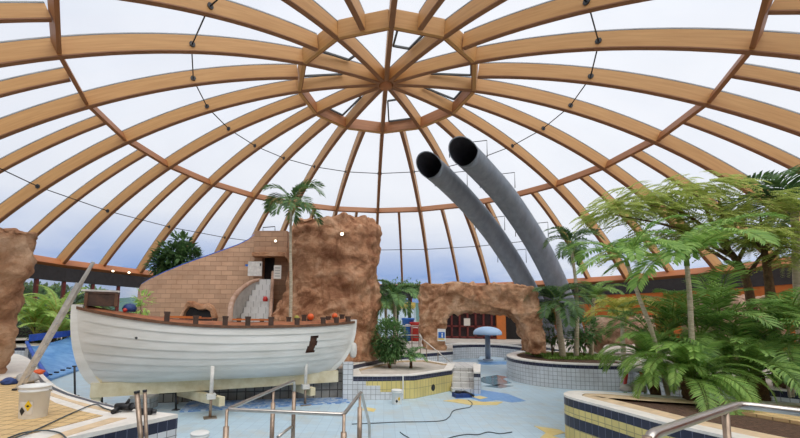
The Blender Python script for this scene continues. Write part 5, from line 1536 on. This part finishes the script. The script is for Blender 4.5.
airy_tree('airy tree with pale spreading sprays at the right edge above the low rock', foot(775, 11.0, -.03), [A(772, 310, 11.0), A(768, 275, 11.0), A(764, 250, 11.0)],
    [(1.0, A(735, 232, 10.8)), (1.0, A(790, 228, 10.8)), (.8, A(760, 215, 11.2)), (.8, A(800, 250, 10.6))],
    [(A(738, 238, 10.8), V((1.1, .8, .34))), (A(785, 232, 10.8), V((1.0, .8, .38))), (A(765, 205, 11.3), V((1.0, .8, .38))), (A(800, 255, 10.6), V((.5, .6, .35)))], 480, 37)
# thick leaning trunk at the right edge
lt0, lt1 = foot(784, 10.6, -.03), A(806, 338, 10.9)
tg_ = empty('leaning_log', lt0, 'thick orange brown log leaning among the palms at the right edge', 'log')
mb = MB(); mb.tube([lt0, lt0.lerp(lt1, .5) + V((0, 0, .05)), lt1], [.14, .12, .11], 12); mb.build('log', M['bark'], tg_)
mb = MB(); c = lt0.lerp(lt1, .6); mb.tube([c, c + V((-.25, -.05, .3))], [.05, .03], 8); mb.build('branch_stub', M['bark'], tg_)
# greenery on the pergola beam
rnd = random.Random(6); mb = MB()
for k in range(900):
    p = V((a.x + (b.x - a.x) * 0, 0, 0))
    q0_, q1_ = A(381, 291, 29.4), A(421, 291, 29.4)
    p = q0_.lerp(q1_, rnd.random()); p.z = 3.9 + rnd.gauss(0, .22); p.y = 29.4 + rnd.gauss(0, .2)
    leaf_quad(mb, p, rdir(rnd, -1), .28, .11)
mb.build('climbing_leaves', M['lf_palm'], pg, weld=False)
# trees outside the left windows
for i, (px, Y) in enumerate(((36, 30), (62, 33), (92, 34), (8, 28))):
    b0 = A(px, 320, Y); base = V((b0.x, b0.y, -.15))
    rr = math.hypot(b0.x, b0.y - CY)
    if rr < RB + 2.5:
        k = (RB + 3.0) / rr; base = V((b0.x * k, CY + (b0.y - CY) * k, -.15))
    shrub('garden_tree', ('bushy green tree outside the left windows behind the ferns', 'green tree outside the left windows beside the ladder top', 'green tree outside seen above the boat crate', 'green tree outside behind the rock pillar')[i], base, [(base + V((0, 0, 2.4)), V((2.0, 1.6, 1.7))), (base + V((.9, 0, 1.4)), V((1.4, 1.2, 1.0)))], 1300, .5, .25, 'lf_dark' if i % 2 else 'lf_palm', 5, 40 + i, r=.08, cat='tree')

# ------------------------------------------------------------------ groups of look-alikes
GROUPS = {'float': 'floats lying in the boat', 'loose_board': 'loose boards on the boat deck', 'bucket': 'white buckets', 'spotlight': 'lit spotlights', 'steel_pole': 'steel poles at the deck corner',
          'plastic_bin': 'plastic bins beyond the guard rail', 'garden_tree': 'trees outside the windows', 'fern_palm': 'bright ferns by the windows', 'pygmy_palm': 'low feathery palms in the right planter',
          'areca_palm': 'cane palm clumps', 'palm_tree': 'palms under the dome', 'feather_tree': 'airy feather leaved trees', 'hose': 'hoses on the pool floor', 'cable': 'cables on the left deck',
          'handrail': 'handrails', 'boulder': 'low rocks behind the palms', 'keel_bearer': 'beams under the boat keel', 'stone': 'stones on the planter rim', 'broadleaf_shrub': 'shrubs on the island'}
for o in bpy.data.objects:
    if o.parent is None and o.get('category'):
        if not o.get('kind'): o['kind'] = 'thing'
        g_ = GROUPS.get(o.name.split('.')[0])
        if g_ and not o.get('group'): o['group'] = g_
# ------------------------------------------------------------------ daylight
wd = bpy.data.worlds.new('sky'); sc.world = wd; wd.use_nodes = True
nt = wd.node_tree; nt.nodes.clear()
out = nt.nodes.new('ShaderNodeOutputWorld'); bg = nt.nodes.new('ShaderNodeBackground')
tc = nt.nodes.new('ShaderNodeTexCoord')
n = nt.nodes.new('ShaderNodeTexNoise'); n.inputs['Scale'].default_value = 1.6; n.inputs['Detail'].default_value = 6; n.inputs['Roughness'].default_value = .5
nt.links.new(tc.outputs['Generated'], n.inputs['Vector'])
r = nt.nodes.new('ShaderNodeValToRGB')
r.color_ramp.elements[0].position = .3; r.color_ramp.elements[0].color = (.70, .76, .90, 1)
r.color_ramp.elements[1].position = .62; r.color_ramp.elements[1].color = (.93, .95, 1.0, 1)
nt.links.new(n.outputs['Fac'], r.inputs['Fac'])
# blue gaps between the clouds, low over the horizon
sx = nt.nodes.new('ShaderNodeSeparateXYZ'); nt.links.new(tc.outputs['Generated'], sx.inputs[0])
lo = nt.nodes.new('ShaderNodeMapRange'); lo.inputs['From Min'].default_value = .10; lo.inputs['From Max'].default_value = .24; lo.inputs['To Min'].default_value = 1; lo.inputs['To Max'].default_value = 0
nt.links.new(sx.outputs['Z'], lo.inputs['Value'])
n2 = nt.nodes.new('ShaderNodeTexNoise'); n2.inputs['Scale'].default_value = 2.2; n2.inputs['Detail'].default_value = 5
mp = nt.nodes.new('ShaderNodeMapping'); mp.inputs['Scale'].default_value = (1, 1, 2.2); mp.inputs['Location'].default_value = (.3, .0, 0)
nt.links.new(tc.outputs['Generated'], mp.inputs['Vector']); nt.links.new(mp.outputs['Vector'], n2.inputs['Vector'])
r2 = nt.nodes.new('ShaderNodeMapRange'); r2.inputs['From Min'].default_value = .38; r2.inputs['From Max'].default_value = .56
nt.links.new(n2.outputs['Fac'], r2.inputs['Value'])
ml = nt.nodes.new('ShaderNodeMath'); ml.operation = 'MULTIPLY'
nt.links.new(lo.outputs['Result'], ml.inputs[0]); nt.links.new(r2.outputs['Result'], ml.inputs[1])
mx = nt.nodes.new('ShaderNodeMixRGB'); nt.links.new(ml.outputs[0], mx.inputs['Fac'])
nt.links.new(r.outputs['Color'], mx.inputs['Color1']); mx.inputs['Color2'].default_value = (.12, .30, .72, 1)
nt.links.new(mx.outputs['Color'], bg.inputs['Color']); bg.inputs['Strength'].default_value = SKY
nt.links.new(bg.outputs[0], out.inputs['Surface'])
sd = bpy.data.lights.new('sun', 'SUN'); sd.energy = SUN; sd.angle = math.radians(70); sd.color = (1, .97, .92)
so = bpy.data.objects.new('sun', sd); col.objects.link(so); so.location = (0, 0, 40)
so.rotation_euler = V((-.25, .45, -1)).to_track_quat('-Z', 'Y').to_euler()

vs = sc.view_settings
sc.display_settings.display_device = 'sRGB'
vs.view_transform = 'Standard'; vs.look = 'None'; vs.gamma = 1; vs.use_curve_mapping = False
vs.exposure = EXPOSURE
cy = sc.cycles
cy.use_denoising = True
cy.max_bounces = 10; cy.diffuse_bounces = 6; cy.transparent_max_bounces = 24; cy.transmission_bounces = 4; cy.glossy_bounces = 3
cy.sample_clamp_indirect = 6
cy.caustics_reflective = False; cy.caustics_refractive = False
